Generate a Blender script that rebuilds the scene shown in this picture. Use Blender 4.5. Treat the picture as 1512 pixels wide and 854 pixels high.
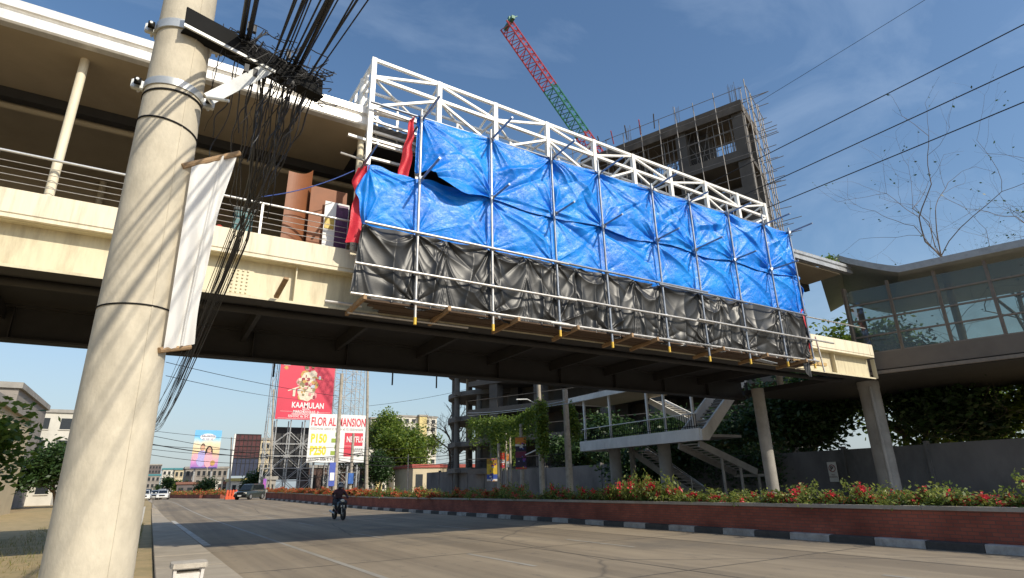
import bpy, bmesh, math, random
import numpy as np
from mathutils import Vector, Matrix, Euler
R = math.radians
rng = np.random.default_rng(7)
random.seed(7)
for o in list(bpy.data.objects): bpy.data.objects.remove(o, do_unlink=True)
scene = bpy.context.scene
col = scene.collection

# ------------------------------------------------------------------ camera
FPX, CX, CY, H = 845.0, 756.0, 427.0, 1.5
Xd = np.array([0.859, 0.148, 0.490]); Yd = np.array([-0.512, 0.288, 0.810])
Yd /= np.linalg.norm(Yd); Xd -= Yd*(Xd@Yd); Xd /= np.linalg.norm(Xd); Zd = np.cross(Xd, Yd)
MW = np.array([Xd, Yd, Zd])            # image axes (right, down, forward) to world
CAM = np.array([0.0, 0.0, H])
def ray(x, y): return MW @ np.array([x-CX, y-CY, FPX])
def atY(x, y, Y): d = ray(x, y); return CAM + d*Y/d[1]
def atX(x, y, X): d = ray(x, y); return CAM + d*X/d[0]
def atZ(x, y, Z): d = ray(x, y); return CAM + d*(Z-H)/d[2]
cd = bpy.data.cameras.new('camera'); cam = bpy.data.objects.new('camera', cd); col.objects.link(cam)
cd.sensor_width = 36; cd.lens = 36*FPX/1512; cd.clip_end = 5000; cd.clip_start = 0.05
r_, d_, f_ = MW[:, 0], MW[:, 1], MW[:, 2]
cam.matrix_world = Matrix(((r_[0], -d_[0], -f_[0], 0), (r_[1], -d_[1], -f_[1], 0), (r_[2], -d_[2], -f_[2], H), (0, 0, 0, 1)))
scene.camera = cam

# ------------------------------------------------------------------ light
SUN = Vector((0.36, -1.0, 0.74)).normalized()     # towards the sun
elev = math.asin(SUN.z); azim = math.atan2(SUN.x, SUN.y)
world = bpy.data.worlds.new('World'); scene.world = world; world.use_nodes = True
nt = world.node_tree; nt.nodes.clear()
sky = nt.nodes.new('ShaderNodeTexSky'); sky.sky_type = 'NISHITA'; sky.sun_disc = False
sky.sun_elevation = elev; sky.sun_rotation = azim; sky.air_density = 1.25; sky.dust_density = 1.5; sky.ozone_density = 3.0
bg = nt.nodes.new('ShaderNodeBackground'); bg.inputs[1].default_value = 0.15
out = nt.nodes.new('ShaderNodeOutputWorld')
# thin cirrus: streaky noise mixed into the sky colour
tc = nt.nodes.new('ShaderNodeTexCoord'); mp = nt.nodes.new('ShaderNodeMapping')
mp.inputs['Rotation'].default_value = (0.2, 0.1, 0.7); mp.inputs['Scale'].default_value = (1.1, 3.0, 4.5)
nz = nt.nodes.new('ShaderNodeTexNoise'); nz.inputs['Scale'].default_value = 1.6; nz.inputs['Detail'].default_value = 9
nz.inputs['Roughness'].default_value = 0.6; nz.inputs['Distortion'].default_value = 0.5
rp = nt.nodes.new('ShaderNodeValToRGB'); rp.color_ramp.elements[0].position = 0.47; rp.color_ramp.elements[1].position = 0.82
rp.color_ramp.elements[0].color = (0, 0, 0, 1); rp.color_ramp.elements[1].color = (0.30, 0.30, 0.30, 1)
mx = nt.nodes.new('ShaderNodeMix'); mx.data_type = 'RGBA'; mx.inputs[7].default_value = (4.2, 5.2, 6.6, 1)
nt.links.new(tc.outputs['Generated'], mp.inputs[0]); nt.links.new(mp.outputs[0], nz.inputs['Vector'])
nt.links.new(nz.outputs[0], rp.inputs[0]); nt.links.new(rp.outputs[0], mx.inputs[0])
hs = nt.nodes.new('ShaderNodeHueSaturation'); hs.inputs['Saturation'].default_value = 1.10; nt.links.new(sky.outputs[0], hs.inputs['Color']); nt.links.new(hs.outputs[0], mx.inputs[6]); # pale veil of haze low over the horizon
sx_ = nt.nodes.new('ShaderNodeSeparateXYZ'); nt.links.new(tc.outputs['Generated'], sx_.inputs[0])
mr = nt.nodes.new('ShaderNodeMapRange'); mr.interpolation_type = 'SMOOTHSTEP'; mr.inputs[1].default_value = -0.02; mr.inputs[2].default_value = 0.36; mr.inputs[3].default_value = 0.72; mr.inputs[4].default_value = 0.0
nt.links.new(sx_.outputs[2], mr.inputs[0])
m2 = nt.nodes.new('ShaderNodeMix'); m2.data_type = 'RGBA'; m2.inputs[7].default_value = (3.3, 3.95, 4.55, 1)
nt.links.new(mr.outputs[0], m2.inputs[0]); nt.links.new(mx.outputs[2], m2.inputs[6]); nt.links.new(m2.outputs[2], bg.inputs[0]); nt.links.new(bg.outputs[0], out.inputs[0])
sl = bpy.data.lights.new('sun', 'SUN'); sl.energy = 4.3; sl.angle = R(0.53); sl.color = (1.0, 0.92, 0.77)
so = bpy.data.objects.new('sun', sl); col.objects.link(so); so.rotation_euler = SUN.to_track_quat('Z', 'Y').to_euler(); so.location = (20, -40, 60)
scene.view_settings.view_transform = 'Standard'; scene.view_settings.look = 'None'
scene.view_settings.exposure = 0.0; scene.view_settings.gamma = 1.0
scene.render.resolution_x = 1024; scene.render.resolution_y = 578

# ------------------------------------------------------------------ materials
MATS = {}
def mat(name, c, rough=0.7, metal=0.0, var=0.25, scale=6.0, bump=0.0, bscale=40.0, c2=None, spec=0.5, stretch=None,
        stain=0.0, stain_c=(0.05, 0.045, 0.04), detail=6, trans=0.0, backc=None, coat=0.0):
    if name in MATS: return MATS[name]
    m = bpy.data.materials.new(name); m.use_nodes = True; n = m.node_tree.nodes; L = m.node_tree.links
    b = n['Principled BSDF']; b.inputs['Roughness'].default_value = rough; b.inputs['Metallic'].default_value = metal
    b.inputs['Specular IOR Level'].default_value = spec
    if coat: b.inputs['Coat Weight'].default_value = coat
    t = n.new('ShaderNodeTexCoord'); src = t.outputs['Object']
    if stretch:
        mp = n.new('ShaderNodeMapping'); mp.inputs['Scale'].default_value = stretch; L.new(src, mp.inputs[0]); src = mp.outputs[0]
    nz = n.new('ShaderNodeTexNoise'); nz.inputs['Scale'].default_value = scale; nz.inputs['Detail'].default_value = detail
    nz.inputs['Roughness'].default_value = 0.65; L.new(src, nz.inputs['Vector'])
    rp = n.new('ShaderNodeValToRGB'); L.new(nz.outputs[0], rp.inputs[0])
    if c2 is None: c2 = tuple(x*(1-var) for x in c); c1 = tuple(min(1, x*(1+var*0.6)) for x in c)
    else: c1 = c
    rp.color_ramp.elements[0].position = 0.3; rp.color_ramp.elements[1].position = 0.7
    rp.color_ramp.elements[0].color = (*c2, 1); rp.color_ramp.elements[1].color = (*c1, 1)
    colout = rp.outputs[0]
    if stain > 0:
        n2 = n.new('ShaderNodeTexNoise'); n2.inputs['Scale'].default_value = scale*0.35; n2.inputs['Detail'].default_value = 9
        n2.inputs['Roughness'].default_value = 0.7
        L.new(src, n2.inputs['Vector']); r2 = n.new('ShaderNodeValToRGB'); L.new(n2.outputs[0], r2.inputs[0])
        r2.color_ramp.elements[0].position = 0.5; r2.color_ramp.elements[1].position = 0.72
        r2.color_ramp.elements[0].color = (0, 0, 0, 1); r2.color_ramp.elements[1].color = (stain,)*3+(1,)
        mxx = n.new('ShaderNodeMix'); mxx.data_type = 'RGBA'; mxx.inputs[7].default_value = (*stain_c, 1)
        L.new(r2.outputs[0], mxx.inputs[0]); L.new(colout, mxx.inputs[6]); colout = mxx.outputs[2]
    if backc:
        g = n.new('ShaderNodeNewGeometry'); mb_ = n.new('ShaderNodeMix'); mb_.data_type = 'RGBA'
        mb_.inputs[7].default_value = (*backc, 1); L.new(g.outputs['Backfacing'], mb_.inputs[0]); L.new(colout, mb_.inputs[6]); colout = mb_.outputs[2]
    L.new(colout, b.inputs['Base Color'])
    if bump > 0:
        n3 = n.new('ShaderNodeTexNoise'); n3.inputs['Scale'].default_value = bscale; n3.inputs['Detail'].default_value = 5
        L.new(src, n3.inputs['Vector']); bp = n.new('ShaderNodeBump'); bp.inputs['Strength'].default_value = bump; bp.inputs['Distance'].default_value = 0.02
        L.new(n3.outputs[0], bp.inputs['Height']); L.new(bp.outputs[0], b.inputs['Normal'])
    if trans > 0:
        tr = n.new('ShaderNodeBsdfTranslucent'); L.new(colout, tr.inputs[0]); ms = n.new('ShaderNodeMixShader'); ms.inputs[0].default_value = trans
        o = n['Material Output']; L.new(b.outputs[0], ms.inputs[1]); L.new(tr.outputs[0], ms.inputs[2]); L.new(ms.outputs[0], o.inputs['Surface'])
    MATS[name] = m
    return m
def leafmat(name, c, c2, trans=0.35):
    """foliage: colour varies leaf by leaf (random per island) and clump by clump"""
    if name in MATS: return MATS[name]
    m = bpy.data.materials.new(name); m.use_nodes = True; n = m.node_tree.nodes; L = m.node_tree.links
    b = n['Principled BSDF']; b.inputs['Roughness'].default_value = 0.45
    g = n.new('ShaderNodeNewGeometry'); rp = n.new('ShaderNodeValToRGB'); L.new(g.outputs['Random Per Island'], rp.inputs[0])
    rp.color_ramp.elements[0].color = (*c2, 1); rp.color_ramp.elements[1].color = (*c, 1)
    L.new(rp.outputs[0], b.inputs['Base Color'])
    tr = n.new('ShaderNodeBsdfTranslucent'); L.new(rp.outputs[0], tr.inputs[0]); ms = n.new('ShaderNodeMixShader'); ms.inputs[0].default_value = trans
    o = n['Material Output']; L.new(b.outputs[0], ms.inputs[1]); L.new(tr.outputs[0], ms.inputs[2]); L.new(ms.outputs[0], o.inputs['Surface'])
    MATS[name] = m; return m
def glassmat(name, tint=(0.55, 0.65, 0.62), alpha=0.45, rough=0.03):
    if name in MATS: return MATS[name]
    m = bpy.data.materials.new(name); m.use_nodes = True; n = m.node_tree.nodes; L = m.node_tree.links
    n.remove(n['Principled BSDF']); o = n['Material Output']
    t = n.new('ShaderNodeBsdfTransparent'); t.inputs[0].default_value = (*tint, 1)
    gl = n.new('ShaderNodeBsdfGlossy'); gl.inputs['Roughness'].default_value = rough; gl.inputs[0].default_value = (0.8, 0.85, 0.85, 1)
    df = n.new('ShaderNodeBsdfDiffuse'); nz = n.new('ShaderNodeTexNoise'); nz.inputs['Scale'].default_value = 1.2; nz.inputs['Detail'].default_value = 8
    tcx = n.new('ShaderNodeTexCoord'); L.new(tcx.outputs['Object'], nz.inputs['Vector'])
    df.inputs[0].default_value = (0.25, 0.24, 0.2, 1)
    fr = n.new('ShaderNodeFresnel'); fr.inputs[0].default_value = 1.6
    m1 = n.new('ShaderNodeMixShader'); L.new(fr.outputs[0], m1.inputs[0]); L.new(t.outputs[0], m1.inputs[1]); L.new(gl.outputs[0], m1.inputs[2])
    mt_ = n.new('ShaderNodeMath'); mt_.operation = 'MULTIPLY'; mt_.inputs[1].default_value = alpha; L.new(nz.outputs[0], mt_.inputs[0])
    m2 = n.new('ShaderNodeMixShader'); L.new(mt_.outputs[0], m2.inputs[0]); L.new(m1.outputs[0], m2.inputs[1]); L.new(df.outputs[0], m2.inputs[2])
    L.new(m2.outputs[0], o.inputs['Surface']); MATS[name] = m; return m

# ------------------------------------------------------------------ object helpers
def tag(o, label=None, cat=None, group=None, kind=None):
    if label: o['label'] = label
    if cat: o['category'] = cat
    if group: o['group'] = group
    if kind: o['kind'] = kind
    return o
def thing(name, label, cat, loc=(0, 0, 0), rz=0, group=None):
    o = bpy.data.objects.new(name, None); col.objects.link(o); o.location = [float(v) for v in loc]; o.rotation_euler = (0, 0, rz)
    o.empty_display_size = 0.3
    return tag(o, label, cat, group)
def root_of(o):
    while o.parent: o = o.parent
    return o
def link_mesh(name, me, m, parent=None, org=None):
    o = bpy.data.objects.new(name, me); col.objects.link(o)
    if m is not None and len(me.materials) == 0: me.materials.append(m)
    if parent: o.parent = parent
    elif org is not None: o.location = [float(v) for v in org]
    return o
class MB:
    """collects shapes; build() makes ONE mesh object. With world=True coordinates are world ones and are shifted to the root's origin."""
    def __init__(s): s.v = []; s.f = []
    def add(s, vs, fs):
        b = len(s.v); s.v += [tuple(map(float, v)) for v in vs]; s.f += [tuple(b+i for i in f) for f in fs]; return s
    def box(s, x0, x1, y0, y1, z0, z1):
        return s.add([(x0,y0,z0),(x1,y0,z0),(x1,y1,z0),(x0,y1,z0),(x0,y0,z1),(x1,y0,z1),(x1,y1,z1),(x0,y1,z1)],
                     [(0,3,2,1),(4,5,6,7),(0,1,5,4),(1,2,6,5),(2,3,7,6),(3,0,4,7)])
    def bar(s, a, b, w, h=None, up=(0, 0, 1)):
        a = Vector(a); b = Vector(b); h = w if h is None else h; d = (b-a)
        if d.length < 1e-6: return s
        d.normalize(); u = Vector(up)
        if abs(d.dot(u)) > 0.98: u = Vector((0, 1, 0))
        sx = d.cross(u).normalized(); uy = sx.cross(d).normalized()
        vs = []
        for p in (a, b):
            for i, j in ((-1,-1),(1,-1),(1,1),(-1,1)): vs.append(p + sx*(i*w/2) + uy*(j*h/2))
        return s.add(vs, [(3,2,1,0),(4,5,6,7),(0,1,5,4),(1,2,6,5),(2,3,7,6),(3,0,4,7)])
    def tube(s, pts, r, n=8, cap=True):
        pts = [Vector(p) for p in pts]; rs = r if isinstance(r, (list, tuple)) else [r]*len(pts)
        vs = []; fs = []; prev = None
        for i, p in enumerate(pts):
            d = (pts[min(i+1, len(pts)-1)] - pts[max(i-1, 0)]).normalized()
            if prev is None:
                u = Vector((0,0,1)) if abs(d.z) < 0.9 else Vector((1,0,0)); a = d.cross(u).normalized()
            else: a = (prev - d*prev.dot(d)); a = a.normalized() if a.length > 1e-6 else d.orthogonal().normalized()
            prev = a; b = d.cross(a)
            for k in range(n): t = 2*math.pi*k/n; vs.append(p + (a*math.cos(t) + b*math.sin(t))*rs[i])
        for i in range(len(pts)-1):
            for k in range(n): k2 = (k+1) % n; fs.append((i*n+k, i*n+k2, (i+1)*n+k2, (i+1)*n+k))
        if cap: fs.append(tuple(reversed(range(n)))); fs.append(tuple((len(pts)-1)*n+k for k in range(n)))
        return s.add(vs, fs)
    def prism(s, poly, axis, a0, a1):
        """poly: 2D points; axis: the extruded axis 'x','y' or 'z'"""
        n = len(poly)
        def p3(p, a): return {'x': (a, p[0], p[1]), 'y': (p[0], a, p[1]), 'z': (p[0], p[1], a)}[axis]
        vs = [p3(p, a0) for p in poly] + [p3(p, a1) for p in poly]
        fs = [tuple(range(n))[::-1], tuple(range(n, 2*n))] + [(i, (i+1) % n, n+(i+1) % n, n+i) for i in range(n)]
        return s.add(vs, fs)
    def lathe(s, prof, cx, cy, n=16):
        vs = []; fs = []
        for r, z in prof:
            for k in range(n): t = 2*math.pi*k/n; vs.append((cx+r*math.cos(t), cy+r*math.sin(t), z))
        for i in range(len(prof)-1):
            for k in range(n): k2 = (k+1) % n; fs.append((i*n+k, i*n+k2, (i+1)*n+k2, (i+1)*n+k))
        fs.append(tuple(reversed(range(n)))); fs.append(tuple((len(prof)-1)*n+k for k in range(n)))
        return s.add(vs, fs)
    def build(s, name, m, parent=None, org=None, world=True, smooth=False, bevel=0):
        off = np.zeros(3)
        if world:
            if parent: off = np.array(root_of(parent).location)
            elif org is not None: off = np.array(org)
        me = bpy.data.meshes.new(name)
        me.from_pydata([(v[0]-off[0], v[1]-off[1], v[2]-off[2]) for v in s.v], [], s.f)
        bm = bmesh.new(); bm.from_mesh(me); bmesh.ops.recalc_face_normals(bm, faces=bm.faces)
        if bevel: bmesh.ops.bevel(bm, geom=bm.edges[:], offset=bevel, segments=2, affect='EDGES', clamp_overlap=True)
        bm.to_mesh(me); bm.free()
        if smooth:
            me.polygons.foreach_set('use_smooth', [True]*len(me.polygons))
            me.set_sharp_from_angle(angle=R(40))
        me.update()
        return link_mesh(name, me, m, parent, org)
def fast(name, V, F, m, parent=None, org=None, smooth=False):
    V = np.asarray(V, dtype=np.float32)
    off = np.array(root_of(parent).location) if parent else (np.array(org) if org is not None else np.zeros(3))
    V = (V - off).astype(np.float32); F = np.asarray(F, dtype=np.int32); k = F.shape[1]
    me = bpy.data.meshes.new(name); me.vertices.add(len(V)); me.vertices.foreach_set('co', V.ravel())
    me.loops.add(F.size); me.loops.foreach_set('vertex_index', F.ravel()); me.polygons.add(len(F))
    me.polygons.foreach_set('loop_start', np.arange(0, F.size, k, dtype=np.int32))
    if smooth: me.polygons.foreach_set('use_smooth', np.ones(len(F), dtype=bool))
    me.update(calc_edges=True)
    return link_mesh(name, me, m, parent, org)
def copy_tree(o, parent=None):
    c = o.copy(); col.objects.link(c); c.parent = parent
    for ch in o.children: copy_tree(ch, c)
    return c
def text_mesh(name, body, size, p, m, parent, xdir=(1, 0, 0), up=(0, 0, 1), sx=1.0, bold=0.0, extrude=0.012, align='LEFT', spacing=1.0):
    """flat lettering standing at world point p (left baseline)"""
    cu = bpy.data.curves.new(name, 'FONT'); cu.body = body; cu.size = size; cu.extrude = extrude; cu.offset = bold; cu.align_x = align
    cu.resolution_u = 3; cu.space_character = spacing
    tmp = bpy.data.objects.new(name+'_tmp', cu); col.objects.link(tmp)
    dg = bpy.context.evaluated_depsgraph_get(); me = bpy.data.meshes.new_from_object(tmp.evaluated_get(dg))
    bpy.data.objects.remove(tmp, do_unlink=True)
    xd = Vector(xdir).normalized(); ud = Vector(up).normalized(); nd = xd.cross(ud)
    off = Vector(root_of(parent).location); P = Vector([float(a) for a in p])
    for v in me.vertices: v.co = P + xd*(v.co.x*sx) + ud*v.co.y + nd*v.co.z - off
    me.materials.clear(); return link_mesh(name, me, m, parent)
def leaves(centers, size, flat=0.5, rngv=rng, aspect=0.6):
    """quads, one per centre; returns V,F"""
    n = len(centers); a = rngv.normal(size=(n, 3)); a[:, 2] *= flat; a /= np.linalg.norm(a, axis=1)[:, None]
    b = rngv.normal(size=(n, 3)); b -= a*(a*b).sum(1)[:, None]; b /= np.linalg.norm(b, axis=1)[:, None]
    s = size*(0.6+0.8*rngv.random((n, 1))); c = np.asarray(centers)
    V = np.stack([c-a*s, c-b*s*aspect*0.9, c+a*s, c+b*s*aspect*0.9], 1).reshape(-1, 3)
    return V, np.arange(4*n).reshape(-1, 4)
def ss(a, b, x): t = np.clip((x-a)/(b-a), 0, 1); return t*t*(3-2*t)
def gz(Y): return 0.4*float(ss(38, 82, Y))          # the road climbs gently beyond the bridge
def XR(Y):                                           # foot of the planter kerb
    d = max(-20.0, Y-17.0); return 14.47 - (0.02*d + 0.00035*d*abs(d) if d > 0 else 0.0)
def XL(Y): return 1.5 - 0.02*(Y-17.0)

# ------------------------------------------------------------------ common materials
M_CREAM = mat('cream_steel_paint', (0.66, 0.59, 0.41), 0.55, var=0.12, scale=6, stain=0.55, stain_c=(0.30, 0.22, 0.13), stretch=(1.4, 1.4, 0.25), bump=0.05)
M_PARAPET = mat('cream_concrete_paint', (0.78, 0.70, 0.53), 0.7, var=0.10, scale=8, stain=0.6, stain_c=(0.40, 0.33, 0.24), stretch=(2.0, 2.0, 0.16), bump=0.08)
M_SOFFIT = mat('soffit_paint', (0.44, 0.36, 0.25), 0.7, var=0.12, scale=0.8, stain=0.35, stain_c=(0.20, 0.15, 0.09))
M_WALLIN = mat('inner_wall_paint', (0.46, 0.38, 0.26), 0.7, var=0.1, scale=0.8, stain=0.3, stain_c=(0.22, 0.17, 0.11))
M_GUTTER = mat('white_gutter_metal', (0.82, 0.80, 0.76), 0.32, 0.25, var=0.10, scale=3, stain=0.3, stain_c=(0.45, 0.42, 0.38), stretch=(3, 1, 1))
M_ROOF = mat('roof_sheet', (0.42, 0.42, 0.40), 0.5, 0.2, var=0.3, scale=1.5, stain=0.4)
M_DARKSTEEL_SHADE = mat('dark_steel_and_shade', (0.034, 0.032, 0.032), 0.7, var=0.25, scale=1.5, stain=0.4, stain_c=(0.03, 0.02, 0.016))  # dark steel; its colour also holds the shade painted under the bridge
M_PLANK = mat('old_plank', (0.095, 0.06, 0.038), 0.9, var=0.35, scale=5, stretch=(0.4, 4, 4), bump=0.25)
M_WHITE = mat('white_steel_paint', (0.86, 0.84, 0.79), 0.4, var=0.07, scale=5, stain=0.25, stain_c=(0.42, 0.33, 0.25))
M_TUBE = mat('galvanised_tube', (0.60, 0.58, 0.55), 0.38, 0.55, var=0.2, scale=7, stain=0.4, stain_c=(0.25, 0.17, 0.11))
M_TUBEBLUE = mat('weathered_tube', (0.28, 0.31, 0.36), 0.4, 0.45, var=0.25, scale=7, stain=0.4, stain_c=(0.14, 0.10, 0.08))
M_YELLOW = mat('yellow_tube_end', (0.75, 0.48, 0.06), 0.5, var=0.1)
M_TIMBER = mat('weathered_timber', (0.34, 0.22, 0.12), 0.85, var=0.35, scale=5, stretch=(1, 1, 6), bump=0.25)
M_CONC = mat('grey_concrete', (0.33, 0.31, 0.28), 0.9, var=0.2, scale=1.3, stain=0.55, stain_c=(0.13, 0.12, 0.11), bump=0.2, bscale=30)
M_CONCW = mat('stained_wall_concrete', (0.165, 0.152, 0.14), 0.92, var=0.25, scale=0.8, stain=0.8, stain_c=(0.05, 0.05, 0.045), bump=0.25, bscale=16, stretch=(1, 1, 0.5))
M_CABLE = mat('black_cable', (0.015, 0.015, 0.017), 0.5, var=0.2)
M_BLACK = mat('black_steel', (0.008, 0.008, 0.008), 0.8, var=0.3, spec=0.2)
M_STEEL = mat('galvanised_steel', (0.55, 0.56, 0.55), 0.42, 0.5, var=0.15, scale=9, stain=0.25)
M_BARK = mat('bark', (0.17, 0.13, 0.10), 0.9, var=0.35, scale=8, bump=0.5, bscale=25)
M_RED = mat('red_paint', (0.55, 0.05, 0.05), 0.5, var=0.15)
M_WHITEPLAIN = mat('white_print', (0.80, 0.79, 0.77), 0.6, var=0.05)

# ------------------------------------------------------------------ ground, road, pavements
def strip(name, rows, m, parent=None, smooth=False):
    """rows: list of lists of points with equal length -> sheet"""
    n = len(rows[0]); V = [p for r in rows for p in r]
    F = [(i*n+j, i*n+j+1, (i+1)*n+j+1, (i+1)*n+j) for i in range(len(rows)-1) for j in range(n-1)]
    return fast(name, V, F, m, parent, smooth=smooth)
M_DIRT = mat('dry_dirt', (0.36, 0.26, 0.14), 0.95, var=0.3, scale=2.2, stain=0.6, stain_c=(0.16, 0.15, 0.06), bump=0.4, bscale=30)
ys = sorted(set([-300, -60] + list(range(-40, 140, 4)) + [170, 240, 400, 800, 1500, 3000]))
g = strip('ground', [[(x, y, gz(y)-0.03) for x in (-1500, -300, -60, -10, 0, 10, 40, 100, 400, 1500)] for y in ys], M_DIRT)
tag(g, kind='structure')

def roadmat():
    m = bpy.data.materials.new('worn_concrete_road'); m.use_nodes = True; n = m.node_tree.nodes; L = m.node_tree.links
    b = n['Principled BSDF']; b.inputs['Roughness'].default_value = 0.85; b.inputs['Specular IOR Level'].default_value = 0.3
    t = n.new('ShaderNodeTexCoord')
    def noise(scale, sc, det=8, r=0.65):
        mp = n.new('ShaderNodeMapping'); mp.inputs['Scale'].default_value = sc; L.new(t.outputs['Object'], mp.inputs[0])
        z = n.new('ShaderNodeTexNoise'); z.inputs['Scale'].default_value = scale; z.inputs['Detail'].default_value = det; z.inputs['Roughness'].default_value = r
        L.new(mp.outputs[0], z.inputs['Vector']); return z.outputs[0]
    def ramp(v, p0, c0, p1, c1):
        r = n.new('ShaderNodeValToRGB'); L.new(v, r.inputs[0]); r.color_ramp.elements[0].position = p0; r.color_ramp.elements[1].position = p1
        r.color_ramp.elements[0].color = (*c0, 1); r.color_ramp.elements[1].color = (*c1, 1); return r.outputs[0]
    def mixc(f, a, bb, mode='MIX'):
        x = n.new('ShaderNodeMix'); x.data_type = 'RGBA'; x.blend_type = mode
        if isinstance(f, float): x.inputs[0].default_value = f
        else: L.new(f, x.inputs[0])
        L.new(a, x.inputs[6])
        if isinstance(bb, tuple): x.inputs[7].default_value = (*bb, 1)
        else: L.new(bb, x.inputs[7])
        return x.outputs[2]
    base = ramp(noise(0.5, (1, 0.35, 1)), 0.3, (0.245, 0.196, 0.137), 0.72, (0.340, 0.276, 0.195))
    lanes = ramp(noise(0.9, (1, 0.02, 1), 4), 0.40, (0.74, 0.74, 0.75), 0.62, (1.10, 1.10, 1.09))     # wheel-worn tracks
    c = mixc(1.0, base, lanes, 'MULTIPLY')
    patch = ramp(noise(0.28, (0.6, 0.5, 1), 9, 0.7), 0.53, (0, 0, 0), 0.64, (0.6, 0.6, 0.6)); c = mixc(patch, c, (0.13, 0.117, 0.10))
    spots = ramp(noise(2.4, (1, 0.6, 1), 10, 0.75), 0.57, (0, 0, 0), 0.68, (0.6, 0.6, 0.6)); c = mixc(spots, c, (0.10, 0.09, 0.08))
    vo = n.new('ShaderNodeTexVoronoi'); vo.feature = 'DISTANCE_TO_EDGE'; vo.inputs['Scale'].default_value = 0.16
    mpv = n.new('ShaderNodeMapping'); L.new(t.outputs['Object'], mpv.inputs[0]); mpv.inputs['Scale'].default_value = (1, 0.7, 1)
    nzv = n.new('ShaderNodeTexNoise'); nzv.inputs['Scale'].default_value = 0.7; L.new(t.outputs['Object'], nzv.inputs['Vector'])
    ad = n.new('ShaderNodeMix'); ad.data_type = 'RGBA'; ad.inputs[0].default_value = 0.25; L.new(mpv.outputs[0], ad.inputs[6]); L.new(nzv.outputs[1], ad.inputs[7])
    L.new(ad.outputs[2], vo.inputs['Vector'])
    cr = ramp(vo.outputs[0], 0.0, (0.55, 0.55, 0.55), 0.006, (0, 0, 0)); c = mixc(cr, c, (0.07, 0.063, 0.055))
    L.new(c, b.inputs['Base Color'])
    bp = n.new('ShaderNodeBump'); bp.inputs['Strength'].default_value = 0.35; bp.inputs['Distance'].default_value = 0.01
    L.new(noise(28, (1, 1, 1)), bp.inputs['Height']); L.new(bp.outputs[0], b.inputs['Normal'])
    return m
M_ROAD = roadmat()
ry = list(np.arange(-60, 79.1, 2.0)) + [79.4, 82, 86, 92, 96, 97, 110, 130, 170, 240, 400, 900]
def road_r(y):
    if y <= 79.1: return XR(y) + 0.12
    if y < 96.5: return 45.0
    return 9.0 + 0.004*(y-97)
road = strip('road', [[(XL(y)+(road_r(y)-XL(y))*k/8, y, gz(y)) for k in range(9)] for y in ry], M_ROAD); tag(road, kind='structure')
M_LINE = mat('worn_white_line', (0.62, 0.60, 0.55), 0.8, c2=(0.30, 0.27, 0.22), scale=1.6, var=0.3, detail=10)
M_LINE2 = mat('faded_line', (0.36, 0.33, 0.28), 0.85, c2=(0.26, 0.235, 0.195), scale=1.2, var=0.2, detail=10)
def line(x0f, y0, y1, w, m, step=1.5):
    yy = np.linspace(y0, y1, max(2, int((y1-y0)/step)+1))
    return strip('lane_line', [[(x0f(y)-w/2, y, gz(y)+0.004), (x0f(y)+w/2, y, gz(y)+0.004)] for y in yy], m, road)
line(lambda y: 3.7-0.02*(y-12), 4, 118, 0.13, M_LINE2)
for k in range(12): line(lambda y: 6.45-0.018*(y-17), 1.6+8.6*k, 4.4+8.6*k, 0.12, M_LINE2)
for k in range(9): line(lambda y: 10.27-0.022*max(0, y-14), 2.9+8.6*k, 5.7+8.6*k, 0.12, M_LINE2)
line(lambda y: XL(y)+0.22, 20.2, 38.6, 0.2, M_LINE)

M_JOINT = mat('tar_joint', (0.045, 0.042, 0.038), 0.9, c2=(0.12, 0.105, 0.085), scale=2.5, detail=9)
jr = random.Random(3)
for k in range(16):
    y = 3.2+4.9*k+jr.uniform(-.15, .15); x0, x1 = XL(y)+0.1, XR(y)-0.15; xs_ = np.linspace(x0, x1, 14); wv = [jr.uniform(-.02, .02) for _ in xs_]
    strip('slab_joint', [[(x, y+w_-0.018, gz(y)+0.003), (x, y+w_+0.018, gz(y)+0.003)] for x, w_ in zip(xs_, wv)], M_JOINT, road)
for xf in (8.35, 12.3):
    strip('slab_joint', [[(xf-0.02*max(0, y-14)-0.014, y, gz(y)+0.0035), (xf-0.02*max(0, y-14)+0.014, y, gz(y)+0.0035)] for y in np.arange(2, 78, 2.0)], M_JOINT, road)
# the pavement on the photographer's side: slabs and kerb blocks, dirt verge beyond
M_SLAB = mat('tan_concrete_slab', (0.40, 0.34, 0.26), 0.9, var=0.18, scale=1.5, stain=0.4, stain_c=(0.20, 0.17, 0.13), bump=0.2, bscale=35)
side = strip('pavement', [[(0.35, y, gz(y)+0.03), (XL(y)+0.02, y, gz(y)+0.03)] for y in ys if -60 <= y <= 140], M_SLAB); tag(side, kind='structure')
y = -20.0; k = 0
while y < 60:
    L_ = 2.6 if y > 6 else 2.2
    MB().prism([(0.3, y+0.012), (XL(y)-0.02, y+0.012), (XL(y+L_)-0.02, y+L_-0.012), (0.3, y+L_-0.012)], 'z', gz(y)+0.0, gz(y)+0.085+0.006*random.random()).build('paving_slab', M_SLAB, side, bevel=0.008)
    y += L_
M_VERGE = mat('verge_dirt', (0.46, 0.33, 0.17), 0.95, c2=(0.30, 0.24, 0.12), scale=1.8, bump=0.5, bscale=25, stain=0.5, stain_c=(0.14, 0.15, 0.05))
vg = strip('verge', [[(-9, y, gz(y)+0.0), (-3, y, gz(y)+0.03), (-0.6, y, gz(y)+0.04), (0.285, y, gz(y)+0.01)] for y in ys if -60 <= y <= 140], M_VERGE); tag(vg, kind='structure')
n = 5200; c = np.zeros((n, 3)); c[:, 0] = -0.05-4*rng.random(n)**1.4; c[:, 1] = 2+34*rng.random(n); keep = rng.random(n) < 0.35+0.65*ss(14, 18, c[:, 1]); c = c[keep]; n = len(c)
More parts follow.
